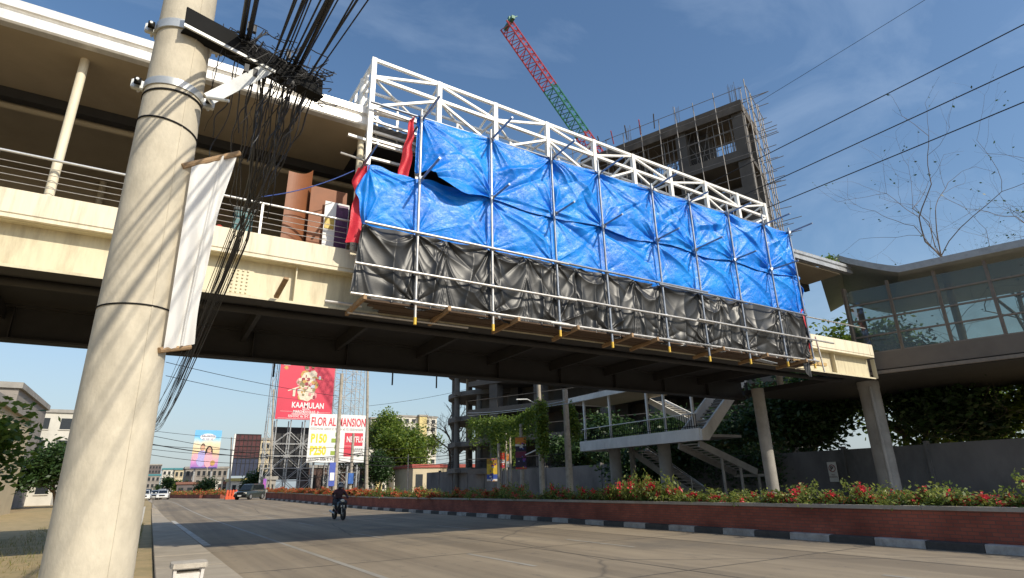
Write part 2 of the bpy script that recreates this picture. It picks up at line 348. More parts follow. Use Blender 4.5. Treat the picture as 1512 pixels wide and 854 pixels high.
c[:, 2] = 0.03
hh = 0.05+0.10*rng.random(n); dx = rng.normal(size=(n, 2))*0.04; w = rng.normal(size=(n, 2)); w /= np.linalg.norm(w, axis=1)[:, None]; w *= 0.008
V = np.zeros((n, 3, 3)); V[:, 0] = c; V[:, 1] = c; V[:, 2] = c; V[:, 0, :2] += w; V[:, 1, :2] -= w; V[:, 2, :2] += dx; V[:, 2, 2] += hh
gr = fast('grass', V.reshape(-1, 3), np.arange(3*n).reshape(-1, 3), leafmat('dry_grass', (0.16, 0.19, 0.05), (0.28, 0.22, 0.08))); tag(gr, 'short dry grass on the dirt verge beside the pavement', 'grass', kind='stuff')
# paved ground on the far side of the planter
M_PAVE2 = mat('far_pavement', (0.27, 0.24, 0.20), 0.9, var=0.2, scale=1.0, stain=0.4, bump=0.15)
fp = strip('far_pavement', [[(XR(y)+1.75, y, gz(y)+0.1), (31.2, y, gz(y)+0.1)] for y in range(-30, 80, 4)], M_PAVE2); tag(fp, kind='structure')

# ------------------------------------------------------------------ brick planter with painted kerb
def brickmat():
    m = bpy.data.materials.new('red_brick'); m.use_nodes = True; n = m.node_tree.nodes; L = m.node_tree.links; b = n['Principled BSDF']; b.inputs['Roughness'].default_value = 0.85
    t = n.new('ShaderNodeTexCoord'); sp = n.new('ShaderNodeSeparateXYZ'); cb = n.new('ShaderNodeCombineXYZ'); L.new(t.outputs['Object'], sp.inputs[0])
    L.new(sp.outputs[1], cb.inputs[0]); L.new(sp.outputs[2], cb.inputs[1])
    br = n.new('ShaderNodeTexBrick'); L.new(cb.outputs[0], br.inputs['Vector']); br.inputs['Scale'].default_value = 1.0
    br.inputs['Brick Width'].default_value = 0.22; br.inputs['Row Height'].default_value = 0.075; br.inputs['Mortar Size'].default_value = 0.007
    br.inputs['Color1'].default_value = (0.36, 0.10, 0.06, 1); br.inputs['Color2'].default_value = (0.28, 0.075, 0.048, 1); br.inputs['Mortar'].default_value = (0.15, 0.085, 0.065, 1)
    nz = n.new('ShaderNodeTexNoise'); nz.inputs['Scale'].default_value = 1.1; nz.inputs['Detail'].default_value = 8; L.new(t.outputs['Object'], nz.inputs['Vector'])
    rp = n.new('ShaderNodeValToRGB'); L.new(nz.outputs[0], rp.inputs[0]); rp.color_ramp.elements[0].position = 0.3; rp.color_ramp.elements[0].color = (0.55, 0.5, 0.5, 1); rp.color_ramp.elements[1].position = 0.65
    mx = n.new('ShaderNodeMix'); mx.data_type = 'RGBA'; mx.blend_type = 'MULTIPLY'; mx.inputs[0].default_value = 1; L.new(br.outputs[0], mx.inputs[6]); L.new(rp.outputs[0], mx.inputs[7])
    L.new(mx.outputs[2], b.inputs['Base Color']); bp = n.new('ShaderNodeBump'); bp.inputs['Strength'].default_value = 0.6; bp.inputs['Distance'].default_value = 0.008; bp.invert = True
    L.new(br.outputs['Fac'], bp.inputs['Height']); L.new(bp.outputs[0], b.inputs['Normal']); return m
M_BRICK = brickmat()
M_KW = mat('kerb_white_paint', (0.46, 0.44, 0.41), 0.85, c2=(0.27, 0.25, 0.23), scale=5, detail=9, stain=0.6)
M_KB = mat('kerb_black_paint', (0.035, 0.034, 0.033), 0.8, c2=(0.07, 0.065, 0.06), scale=4, detail=9)
M_COPE = mat('planter_coping', (0.36, 0.32, 0.27), 0.9, var=0.2, scale=3, stain=0.5, stain_c=(0.16, 0.13, 0.11), bump=0.3)
M_SOIL = mat('soil', (0.12, 0.085, 0.055), 0.95, var=0.4, scale=8, bump=0.5)
pl = thing('brick_planter', 'long red brick planter with concrete coping and black and white kerb beside the road', 'planter', (XR(20)+0.8, 20, 0))
def follow(name, prof, y0, y1, m, parent, step=2.5, gap=0.0):
    """sweep a cross-section (offset from the kerb foot, height) along the planter"""
    yy = np.linspace(y0+gap, y1-gap, max(2, int((y1-y0)/step)+1)); n = len(prof); V = []; F = []
    for yv in yy:
        for (dx, z) in prof: V.append((XR(yv)+dx, yv, gz(yv)+z))
    for i in range(len(yy)-1):
        for k in range(n): F.append((i*n+k, i*n+(k+1) % n, (i+1)*n+(k+1) % n, (i+1)*n+k))
    mb = MB(); mb.v = V; mb.f = F + [tuple(range(n)), tuple(range((len(yy)-1)*n, len(yy)*n))[::-1]]
    return mb.build(name, m, parent)
follow('wall', [(0.24, 0.0), (0.24, 0.77), (0.42, 0.77), (0.42, 0.0)], -25, 79.0, M_BRICK, pl)
follow('wall', [(1.50, 0.0), (1.50, 0.77), (1.68, 0.77), (1.68, 0.0)], -25, 79.0, M_BRICK, pl)
MB().prism([(XR(79)+0.24, 79.0), (XR(79)+1.68, 79.0), (XR(79)+1.68, 79.2), (XR(79)+0.24, 79.2)], 'z', 0.36, 1.165).build('wall', M_BRICK, pl)
for k in range(26):
    y0 = -25+4.0*k; follow('coping', [(0.20, 0.772), (0.20, 0.855), (0.47, 0.855), (0.47, 0.772)], y0, y0+4.0, M_COPE, pl, gap=0.006)
    follow('coping', [(1.45, 0.772), (1.45, 0.855), (1.72, 0.855), (1.72, 0.772)], y0, y0+4.0, M_COPE, pl, gap=0.006)
follow('soil', [(0.42, 0.3), (0.42, 0.72), (0.9, 0.77), (1.50, 0.72), (1.50, 0.3)], -25, 79.0, M_SOIL, pl)
for k in range(-18, 60):
    ya = 15.61 + k*1.0775
    if ya > 78: break
    follow('kerb_block', [(0.0, -0.02), (0.015, 0.15), (0.05, 0.165), (0.238, 0.165), (0.238, -0.02)], ya, ya+1.0775, M_KW if k % 2 == 0 else M_KB, pl, gap=0.008)

# bougainvillea bushes: six individual forms copied along the bed
M_LEAF = leafmat('bush_leaf', (0.33, 0.36, 0.08), (0.09, 0.15, 0.03), 0.5)
M_LEAF2 = leafmat('bush_leaf_yellowish', (0.34, 0.29, 0.07), (0.10, 0.12, 0.025), 0.45)
M_FLR = leafmat('red_bract', (0.78, 0.07, 0.075), (0.52, 0.03, 0.06), 0.3)
M_FLO = leafmat('orange_bract', (0.72, 0.16, 0.06), (0.48, 0.06, 0.04), 0.3)
def bush_form(seed, flower_share, fm, lm, hi):
    r = np.random.default_rng(seed)
    t = thing('bougainvillea_bush', '', 'bush')
    stems = MB(); C = []; Fc = []
    for s in range(15):
        a = 2*math.pi*r.random(); L_ = hi*(0.5+0.7*r.random()); p = np.array([0.1*r.normal(), 0.2*r.normal(), 0.0]); pts = [p.copy()]
        d = np.array([0.28*math.cos(a), 0.6*math.sin(a), 1.0]); d /= np.linalg.norm(d)
        for k in range(7):
            d = d + np.array([0.10*math.cos(a), 0.16*math.sin(a), -0.10])+0.12*r.normal(size=3); d /= np.linalg.norm(d); p = p + d*L_/6; pts.append(p.copy())
        stems.tube(pts, [0.010-0.001*k for k in range(8)], 5)
        for k in range(1, 8):
            nl = 15
            C.append(pts[k] + r.normal(size=(nl, 3))*0.085)
            if r.random() < flower_share*(0.3+k/5): Fc.append(pts[k] + np.array([0, 0, 0.03]) + r.normal(size=(30, 3))*0.05)
    base = r.normal(size=(150, 3))*np.array([0.17, 0.38, 0.10])+np.array([0, 0, 0.16]); base[:, 2] = np.abs(base[:, 2]); C.append(base)
    C = np.concatenate(C); C[:, 2] = np.maximum(C[:, 2], 0.0)
    stems.build('stem', M_BARK, t, smooth=True)
    V, F = leaves(C, 0.046, 0.9, r); fast('foliage', V, F, lm, t)
    if Fc:
        V, F = leaves(np.concatenate(Fc), 0.036, 0.8, r, 0.85); fast('blossom', V, F, fm, t)
    return t
near_forms = [bush_form(s, 0.13, M_FLR, M_LEAF, 0.58) for s in (1, 2, 3)]
far_forms = [bush_form(s, 0.85, M_FLO, M_LEAF2, 0.50) for s in (11, 12, 13)]
usedf = set()
def plant(forms, k, loc, rz, sc, label, group):
    f = forms[k]
    o = f if id(f) not in usedf else copy_tree(f)
    usedf.add(id(f)); o.location = loc; o.rotation_euler = (0, 0, rz); o.scale = (sc[0], sc[1], sc[2]); o['label'] = label; o['group'] = group
    return o
y = 1.5; i = 0
while y < 78.5:
    red = y < 24 or (y < 44 and random.random() < 0.55)
    lab = ('green bougainvillea bush with scattered red flowers in the near stretch of the planter', 'red bougainvillea along the near planter') if red else \
          ('orange flowering bougainvillea bush in the far stretch of the planter', 'orange bougainvillea along the far planter')
    hs = 0.6+0.75*random.random()
    if 15.3 < y < 17.4: hs = 1.55
    plant(near_forms if red else far_forms, random.randrange(3), (XR(y)+0.78+0.14*random.uniform(-1, 1), y, gz(y)+0.74), random.choice((0, math.pi))+random.uniform(-.3, .3),
          (0.95+0.2*random.random(), 0.95+0.3*random.random(), hs), *lab)
    y += 0.78+0.28*random.random()

# ------------------------------------------------------------------ footbridge
BX0, BX1 = -16.0, 26.3
br = thing('footbridge', 'cream steel footbridge with roof and parapet spanning the road', 'footbridge', (5, 16.6, 0))
def girder(yw, out):
    """plate girder; out = direction of its outer side"""
    gd = MB().box(BX0, BX1, yw-0.02, yw+0.02, 5.535, 6.40).build('girder', M_CREAM if out < 0 else M_DARKSTEEL_SHADE, br)
    MB().box(BX0, BX1, yw-0.236, yw+0.24, 5.475, 5.531).build('bottom_flange', M_DARKSTEEL_SHADE, gd)  # underside shade put into the colour; lip and top stay cream
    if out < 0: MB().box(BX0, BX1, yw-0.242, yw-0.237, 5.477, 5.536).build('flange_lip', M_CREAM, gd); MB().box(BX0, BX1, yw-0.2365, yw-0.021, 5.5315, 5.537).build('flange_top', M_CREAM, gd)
    MB().box(BX0, BX1, yw-0.24, yw+0.24, 6.40, 6.455).build('top_flange', M_CREAM if out < 0 else M_DARKSTEEL_SHADE, gd)
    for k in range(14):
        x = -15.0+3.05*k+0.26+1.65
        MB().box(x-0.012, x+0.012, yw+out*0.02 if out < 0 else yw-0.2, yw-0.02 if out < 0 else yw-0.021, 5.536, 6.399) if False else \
            MB().box(x-0.014, x+0.014, yw-0.20, yw-0.021, 5.536, 6.399).build('stiffener', M_CREAM if out < 0 else M_DARKSTEEL_SHADE, gd)
    return gd
gn = girder(13.36, -1); gf = girder(20.0, 1)
for x0 in (0.78, 13.0):
    MB().box(x0, x0+0.50, 13.318, 13.338, 5.60, 6.20).build('splice_plate', M_CREAM, gn, bevel=0.004)
    bl = MB()
    for i in range(4):
        for j in range(7):
            bl.tube([(x0+0.08+(i % 2)*0.1+(i//2)*0.20, 13.319, 5.65+j*0.083), (x0+0.08+(i % 2)*0.1+(i//2)*0.20, 13.290, 5.65+j*0.083)], 0.021, 6)
    tag(bl.build('bolt_heads', M_CREAM, gn), kind='stuff')
# deck, cross beams, services below the deck
MB().box(BX0, BX1, 13.1, 20.2, 6.457, 6.60).build('deck', M_DARKSTEEL_SHADE, br)  # dark colour stands in for shade on the deck's underside
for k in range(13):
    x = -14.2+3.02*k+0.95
    MB().box(x-0.06, x+0.06, 13.385, 19.975, 6.05, 6.44).build('cross_beam', M_DARKSTEEL_SHADE, br)
MB().tube([(BX0, 14.7, 5.66), (BX1, 14.7, 5.66)], 0.10, 10).build('service_pipe', M_DARKSTEEL_SHADE, br, smooth=True)
# parapet panels
x = BX0; k = 0
while x < BX1-0.1:
    L_ = min(4.2, BX1-x)
    MB().box(x+0.006, x+L_-0.006, 12.98, 13.16, 6.48, 6.97).build('parapet_panel', M_PARAPET, br, bevel=0.012)
    x += L_; k += 1
MB().box(BX0, BX1, 13.0, 13.1, 6.40, 6.478).build('drip_ledge', M_PARAPET, br)
MB().box(BX0, BX1, 19.85, 20.1, 6.60, 7.0).build('far_parapet', M_PARAPET, br)
# railing
rl = MB().tube([(BX0, 13.07, 7.76), (3.6, 13.07, 7.76)], 0.030, 10).build('railing', mat('bright_handrail', (0.75, 0.74, 0.72), 0.3, 0.6, var=0.08), br, smooth=True)
MB().tube([(20.0, 13.07, 7.72), (26.2, 13.07, 7.72)], 0.028, 10).build('railing', M_TUBE, br, smooth=True)
for z in (7.14, 7.28, 7.42, 7.56): MB().tube([(BX0, 13.07, z), (3.6, 13.07, z)], 0.008, 6).build('rail_wire', M_TUBE, rl)
for x in np.arange(-15.2, 3.5, 2.35): MB().box(x-0.025, x+0.025, 13.045, 13.095, 6.971, 7.735).build('rail_post', M_TUBE, rl)
# roof: soffit, beams, gutter, sheet
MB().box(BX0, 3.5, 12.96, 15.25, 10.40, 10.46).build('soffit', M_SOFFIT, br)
MB().box(BX0, BX1, 15.25, 15.50, 10.16, 10.50).build('ceiling_beam', M_DARKSTEEL_SHADE, br)
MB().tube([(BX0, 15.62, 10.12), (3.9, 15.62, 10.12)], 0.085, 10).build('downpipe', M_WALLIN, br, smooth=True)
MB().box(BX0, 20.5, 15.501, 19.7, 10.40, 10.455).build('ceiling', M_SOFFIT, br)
MB().box(3.5, 20.5, 13.55, 15.249, 10.40, 10.455).build('ceiling', M_DARKSTEEL_SHADE, br)
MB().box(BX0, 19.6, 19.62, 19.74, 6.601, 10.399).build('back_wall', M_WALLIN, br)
gp = [(12.72, 10.93), (12.72, 10.74), (12.755, 10.72), (12.80, 10.70), (12.80, 10.63), (12.745, 10.615), (12.745, 10.43), (12.78, 10.395), (12.955, 10.395), (12.955, 10.93)]
MB().prism(gp, 'x', BX0, 3.52).build('gutter', M_GUTTER, br)
# corrugated roof sheets, one per 1.5 m
def sheet(x0, x1, y0, z0, y1, z1, m, name='roof_sheet'):
    n = max(8, int((x1-x0)/0.06)); V = []; F = []
    for i in range(n+1):
        xx = x0+(x1-x0)*i/n; w = 0.016*math.cos(2*math.pi*xx/0.24)
        V += [(xx, y0, z0+w), (xx, y1, z1+w), (xx, y0, z0+w-0.012), (xx, y1, z1+w-0.012)]
    for i in range(n):
        a = 4*i; b = a+4; F += [(a, a+1, b+1, b), (a+2, b+2, b+3, a+3), (a, b, b+2, a+2), (a+1, a+3, b+3, b+1)]
    return fast(name, V, F, m, br)
x = BX0
while x < 26: 
    y0 = 12.96 if x < 3.4 else 13.5
    sheet(x, min(x+1.95, 26.2), y0, 10.92 + (y0-12.96)*0.2, 16.6, 11.55, M_ROOF); sheet(x, min(x+1.95, 26.2), 16.6, 11.56, 20.3, 10.85, M_ROOF); x += 1.95
# right-hand eave: dark soffit and thin gutter
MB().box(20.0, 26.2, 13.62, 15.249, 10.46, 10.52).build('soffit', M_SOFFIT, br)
MB().box(20.501, 26.2, 15.501, 19.7, 10.30, 10.36).build('ceiling', M_DARKSTEEL_SHADE, br)
MB().prism([(13.38, 10.93), (13.38, 10.80), (13.44, 10.78), (13.44, 10.72), (13.40, 10.70), (13.40, 10.55), (13.60, 10.53), (13.60, 10.93)], 'x', 19.6, 26.9).build('gutter', mat('grey_gutter', (0.42, 0.43, 0.44), 0.4, 0.3, var=0.2, stain=0.4), br)
for x in (-13.5, -8.0, -2.6, 3.46, 9.6, 15.5):
    MB().tube([(x, 13.36, 6.6), (x, 13.36, 10.42)], 0.085, 14).build('roof_post', M_PARAPET, br, smooth=True)
    MB().tube([(x, 19.4, 6.6), (x, 19.4, 10.42)], 0.085, 14).build('roof_post', M_PARAPET, br, smooth=True)
MB().box(3.1, 3.75, 13.30, 13.45, 11.0, 11.35).build('roof_vent', M_ROOF, br)
# supporting columns of the bridge
def pier(x, y, d, top, parent=br, name='column'):
    return MB().lathe([(d/2*1.04, 0.05), (d/2, 0.4), (d/2, top-0.35), (d/2*1.05, top-0.3), (d/2*1.05, top)], x, y, 28).build(name, M_CONC, parent, smooth=True)
pier(23.6, 17.1, 0.52, 5.47); pier(24.75, 17.9, 0.50, 5.6)
pier(28.2, 14.5, 0.86, 5.70)
pier(-7.5, 14.6, 0.8, 5.47); pier(-7.5, 18.9, 0.8, 5.47)
MB().tube([(27.65, 14.15, 0.1), (27.65, 14.15, 5.4)], 0.075, 10).build('drain_pipe', M_CONC, br, smooth=True)
# angle bracket left on the girder
MB().bar((1.78, 13.20, 5.60), (1.86, 12.55, 5.86), 0.10, 0.06).build('angle_bracket', M_TIMBER, br)
for x in (2.94, 7.06, 8.82): MB().tube([(x, 20.32, 5.05), (x, 20.32, 5.60)], 0.03, 8).build('hanging_rod', M_DARKSTEEL_SHADE, br)
MB().bar((10.5, 13.05, 5.44), (19.5, 13.05, 5.44), 0.05, 0.05).build('red_bar', M_RED, br) if False else None

# things standing on the deck behind the railing
MB().box(2.35, 3.25, 13.52, 13.56, 7.0, 8.75).build('plywood_panel', mat('orange_plywood', (0.25, 0.085, 0.028), 0.6, var=0.2, scale=2), None, org=(2.8, 13.55, 6.6))
o = bpy.data.objects['plywood_panel']; tag(o, 'orange painted plywood panel leaning upright behind the bridge railing', 'panel')
o.location.z = 6.2+0.4; o.scale.z = 1.0
def curved_board():
    pts = []; mb = MB(); n = 10
    for i in range(n+1):
        a = i/n; x0 = 1.75+0.62*a; mb.v += [(x0, 13.45+0.30*a*a, 6.62), (x0+0.02, 13.45+0.30*a*a-0.02, 8.95+0.35*a**3), (x0, 13.47+0.30*a*a, 6.62), (x0+0.02, 13.47+0.30*a*a-0.02, 8.95+0.35*a**3)]
    for i in range(n): a = 4*i; b = a+4; mb.f += [(a, b, b+1, a+1), (a+2, a+3, b+3, b+2), (a+1, b+1, b+3, a+3), (a, a+2, b+2, b)]
    mb.f += [(0, 1, 3, 2), (4*n, 4*n+2, 4*n+3, 4*n+1)]
    return mb.build('curved_board', mat('brown_board', (0.24, 0.085, 0.032), 0.55, var=0.18, scale=2.5), None, org=(2.0, 13.5, 6.6))
tag(curved_board(), 'curved reddish brown board with a bent top corner behind the bridge railing', 'board')
po = thing('framed_poster', 'white and purple poster on the bridge beside the orange panel', 'poster', (3.0, 13.44, 6.6))
MB().box(2.70, 3.30, 13.40, 13.43, 6.98, 8.35).build('sheet', M_WHITEPLAIN, po)
MB().box(2.98, 3.28, 13.385, 13.399, 7.15, 8.30).build('print', mat('purple_print', (0.10, 0.03, 0.10), 0.5, var=0.6, scale=14), po)
MB().box(2.72, 2.95, 13.385, 13.399, 7.6, 7.9).build('print', mat('yellow_print', (0.65, 0.45, 0.08), 0.5, var=0.4, scale=9), po)
cr = thing('plastic_crate', 'small teal plastic crate behind the bridge railing near the pole', 'crate', (1.0, 13.6, 6.6))
MB().box(0.72, 1.12, 13.45, 13.85, 6.605, 7.65).build('body', mat('teal_plastic', (0.05, 0.16, 0.17), 0.5), cr, bevel=0.02)
MB().box(0.70, 1.14, 13.43, 13.87, 7.652, 7.72).build('rim', mat('dark_plastic', (0.05, 0.07, 0.08), 0.5), cr, bevel=0.01)
bag = MB(); bag.lathe([(0.10, 6.605), (0.17, 6.72), (0.18, 6.95), (0.12, 7.12), (0.05, 7.2)], 0.45, 13.5, 12)
tag(bag.build('red_bag', mat('red_cloth', (0.45, 0.05, 0.04), 0.8, bump=0.3), None, org=(0.45, 13.5, 6.6), smooth=True), 'small red bag on the bridge deck behind the railing', 'bag')

# ------------------------------------------------------------------ scaffold on the face of the bridge
PX = [4.70, 6.78, 8.85, 10.66, 12.90, 14.66, 16.66, 18.70, 20.32]
SY = 12.20
sc = thing('scaffold', 'tube scaffold of posts and ledgers hung with tarpaulins on the bridge', 'scaffold', (12, 12.4, 5.2))
cup = MB().box(-0.055, 0.055, -0.055, 0.055, -0.05, 0.05).build('coupler', M_TUBEBLUE, None, world=False); cup_me = cup.data; bpy.data.objects.remove(cup)
def coupler(x, y, z):
    o = bpy.data.objects.new('coupler', cup_me); col.objects.link(o); o.parent = sc; o.location = (x-12, y-12.4, z-5.2); o.rotation_euler = (random.uniform(-.3, .3), random.uniform(-.3, .3), random.uniform(-.5, .5))
for i, x in enumerate(PX):
    zb = 5.06+0.22*((i*37) % 5)/5; zt = 10.95+0.3*((i*53) % 4)/4
    if i == 8: zb = 5.3
    lean = 0.03*random.uniform(-1, 1)
    MB().tube([(x, SY-0.05, zb), (x+lean, SY-0.05, zt)], 0.034, 10).build('post', M_TUBE if i < 2 else M_TUBEBLUE, sc, smooth=True)
    MB().tube([(x-0.001, SY-0.05, zb-0.002), (x, SY-0.05, zb+0.17)], 0.037, 10).build('painted_end', M_YELLOW, sc, smooth=True)
    # transoms that stick out towards the street
    for z, L_ in ((10.78, 0.95), (8.93, 0.95)):
        if z < 9 and i == 8: continue
        L2 = L_+0.2*random.uniform(-1, 1); xo = 0.07
        MB().tube([(x+xo, SY-L2, z+0.04*random.uniform(-1, 1)), (x+xo, 13.3, z)], 0.031, 10).build('transom', M_TUBEBLUE, sc, smooth=True)
        coupler(x+0.03, SY-0.04, z-0.03)
    for z in (7.36, 6.33, 5.60): coupler(x, SY-0.045, z)
MB().tube([(3.30, SY-0.95, 8.98), (3.30, 13.2, 8.98)], 0.031, 10).build('transom', M_TUBEBLUE, sc, smooth=True)
def ledger(x0, x1, z, dz=0.0, y=SY-0.115, m=M_TUBE): MB().tube([(x0, y, z), (x1, y, z+dz)], 0.033, 10).build('ledger', m, sc, smooth=True)
ledger(3.36, 9.2, 7.36); ledger(8.6, 14.9, 7.37, 0.02, m=M_TUBEBLUE); ledger(12.7, 20.3, 7.33, -0.02, m=M_TUBEBLUE)
ledger(3.20, 9.4, 6.31); ledger(8.8, 15.0, 6.33, 0.0, m=M_TUBE); ledger(12.2, 14.5, 6.40, -0.01, m=M_YELLOW) if False else None
ledger(14.2, 21.6, 6.36, -0.02, SY-0.18, M_TUBE); ledger(3.15, 9.1, 5.58); ledger(8.5, 14.7, 5.56); ledger(14.0, 20.5, 5.56, 0, m=M_TUBE)
ledger(3.36, 12.0, 10.80, 0, SY+0.07, M_TUBEBLUE); ledger(11.5, 20.4, 10.80, -0.02, SY+0.07, M_TUBEBLUE)
MB().tube([(3.35, 13.0, 5.40), (6.5, 13.0, 5.40)], 0.03, 8).build('ledger', M_TUBE, sc, smooth=True)
MB().tube([(2.75, 12.75, 5.52), (3.6, 12.75, 5.52)], 0.036, 8).build('ledger', M_TUBE, sc, smooth=True)
MB().tube([(2.85, 12.9, 9.5), (3.5, 12.85, 9.42)], 0.03, 8).build('ledger', M_TUBE, sc, smooth=True)
MB().tube([(21.1, 12.3, 5.25), (20.95, 12.3, 6.6)], 0.03, 8).build('post', M_TUBE, sc, smooth=True)
for i, x in enumerate([3.45, 5.50, 7.45, 9.35, 11.3, 12.3, 15.2, 17.4, 19.6]):
    MB().bar((x, 11.98, 5.50+0.02*random.random()), (x+random.uniform(-.1, .1), 13.25, 5.44), 0.075, 0.11).build('putlog', M_TIMBER, sc)
for r_i, y in enumerate((12.34, 12.56, 12.78, 12.99)):
    x = 3.5+0.2*r_i
    while x < 20.2:
        L_ = 3.4+0.6*random.random(); MB().box(x, min(x+L_-0.03, 20.6), y-0.10, y+0.10, 5.505+0.02*random.random(), 5.545+0.01*random.random()).build('plank', M_PLANK, sc); x += L_
for (a, b) in (((20.35, 12.35, 5.58), (20.75, 13.0, 6.1)), ((20.75, 12.6, 5.55), (21.2, 12.7, 6.15)), ((19.2, 12.3, 5.56), (19.9, 12.35, 5.62)), ((20.3, 12.5, 5.56), (21.6, 12.5, 5.60))):
    MB().bar(a, b, 0.12, 0.12).build('timber_block', mat('pale_timber', (0.52, 0.36, 0.16), 0.8, var=0.2), sc)
MB().bar((16.9, 12.05, 5.30), (18.0, 12.2, 5.28), 0.22, 0.02).build('tin_scrap', mat('tin', (0.75, 0.76, 0.78), 0.3, 0.7), sc)

# ------------------------------------------------------------------ tarpaulins
def tarp_mat(name, c, c2, rough, bump, backc=None, spec=0.5):
    m = bpy.data.materials.new(name); m.use_nodes = True; n = m.node_tree.nodes; L = m.node_tree.links; b = n['Principled BSDF']
    b.inputs['Roughness'].default_value = rough; b.inputs['Specular IOR Level'].default_value = spec
    t = n.new('ShaderNodeTexCoord')
    mp = n.new('ShaderNodeMapping'); mp.inputs['Scale'].default_value = (1, 0.6, 1.5); mp.inputs['Rotation'].default_value = (0, 0.5, 0); L.new(t.outputs['Object'], mp.inputs[0])
    nz = n.new('ShaderNodeTexNoise'); nz.inputs['Scale'].default_value = 7; nz.inputs['Detail'].default_value = 7; nz.inputs['Roughness'].default_value = 0.6; nz.inputs['Distortion'].default_value = 1.2
    L.new(mp.outputs[0], nz.inputs['Vector'])
    n2 = n.new('ShaderNodeTexVoronoi'); n2.feature = 'SMOOTH_F1'; n2.inputs['Scale'].default_value = 9; L.new(nz.outputs[1], n2.inputs['Vector'])
    ad = n.new('ShaderNodeMath'); ad.operation = 'ADD'; L.new(nz.outputs[0], ad.inputs[0]); ml = n.new('ShaderNodeMath'); ml.operation = 'MULTIPLY'; ml.inputs[1].default_value = 0.5
    L.new(n2.outputs[0], ml.inputs[0]); L.new(ml.outputs[0], ad.inputs[1])
    bp = n.new('ShaderNodeBump'); bp.inputs['Strength'].default_value = bump; bp.inputs['Distance'].default_value = 0.03; L.new(ad.outputs[0], bp.inputs['Height']); L.new(bp.outputs[0], b.inputs['Normal'])
    n4 = n.new('ShaderNodeTexNoise'); n4.inputs['Scale'].default_value = 0.9; n4.inputs['Detail'].default_value = 6; L.new(t.outputs['Object'], n4.inputs['Vector'])
    rp = n.new('ShaderNodeValToRGB'); rp.color_ramp.elements[0].position = 0.35; rp.color_ramp.elements[1].position = 0.68
    rp.color_ramp.elements[0].color = (*c2, 1); rp.color_ramp.elements[1].color = (*c, 1); L.new(n4.outputs[0], rp.inputs[0]); co = rp.outputs[0]
    if backc:
        g = n.new('ShaderNodeNewGeometry'); mb_ = n.new('ShaderNodeMix'); mb_.data_type = 'RGBA'; mb_.inputs[7].default_value = (*backc, 1)
        L.new(g.outputs['Backfacing'], mb_.inputs[0]); L.new(co, mb_.inputs[6]); co = mb_.outputs[2]
    L.new(co, b.inputs['Base Color']); return m
M_BLUE = tarp_mat('blue_tarpaulin', (0.006, 0.265, 0.84), (0.003, 0.175, 0.70), 0.30, 0.45)
M_REDT = tarp_mat('red_tarpaulin_face', (0.72, 0.035, 0.05), (0.55, 0.02, 0.04), 0.4, 0.5)
M_BLKT = tarp_mat('black_plastic_sheet', (0.022, 0.0215, 0.021), (0.014, 0.014, 0.014), 0.42, 0.06, spec=0.55)
def creases(X, Z, ties, seed, amp=0.035, Rr=0.75, per=9):
    r = np.random.default_rng(seed); D = np.zeros_like(X)
    for (tx, tz, a0, a1) in ties:
        dx = X-tx; dz = Z-tz; rr = np.hypot(dx, dz)+1e-6; sel = rr < 3.2*Rr
        th = np.arctan2(dz[sel], dx[sel]); q = rr[sel]; acc = np.zeros_like(q)
        for k in range(per):
            t0 = a0+(a1-a0)*(k+r.random())/per; w = 0.05+0.10*r.random(); A = amp*(0.35+r.random())*(1 if r.random() < 0.6 else -1); Rk = Rr*(0.35+0.9*r.random())
            dth = (th-t0+math.pi) % (2*math.pi)-math.pi
            acc += A*np.exp(-np.abs(dth/w)**1.4)*np.minimum(1, q/0.12)*np.exp(-(q/Rk)**1.6)
        D[sel] += acc
    return D
def ridge(X, Z, a, b, w, A):
    ax, az = a; bx, bz = b; L2 = (bx-ax)**2+(bz-az)**2; t = np.clip(((X-ax)*(bx-ax)+(Z-az)*(bz-az))/L2, 0, 1)
    d = np.hypot(X-(ax+t*(bx-ax)), Z-(az+t*(bz-az))); return A*np.exp(-(d/w)**1.3)*np.sin(np.pi*np.clip(t, 0.02, 0.98))**0.6
def fbm(X, Z, seed, sx, sz, oct=4):
    r = np.random.default_rng(seed); D = np.zeros_like(X); a = 1.0
    for o_ in range(oct):
        for k in range(5):
            th = r.uniform(0, 2*np.pi); f = 2**o_; D += a/5*np.sin(X*sx*f*np.cos(th)*2*np.pi+Z*sz*f*np.sin(th)*2*np.pi+r.uniform(0, 6.28))
        a *= 0.5
    return D
def tarp(name, xs, ztop, zbot, yfun, m, nx, nz, label, xwarp=None, seed=1):
    u = np.linspace(xs[0], xs[1], nx); v = np.linspace(0, 1, nz)
    U, Vv = np.meshgrid(u, v); zt = ztop(U); zb = zbot(U); Z = zt+(zb-zt)*Vv
    Y = yfun(U, Z, Vv); Xo = U if xwarp is None else xwarp(U, Z, Vv)
    P = np.stack([Xo, Y, Z], -1).reshape(-1, 3)
    i = np.arange((nz-1)*nx).reshape(nz-1, nx)[:, :-1].ravel(); F = np.stack([i, i+nx, i+nx+1, i+1], 1)
    cx = 0.5*(xs[0]+xs[1])
    t = thing(name, label, 'tarpaulin', (cx, SY, float(np.min(Z))))
    fast('sheet', P, F, m, t, smooth=True)
    return t
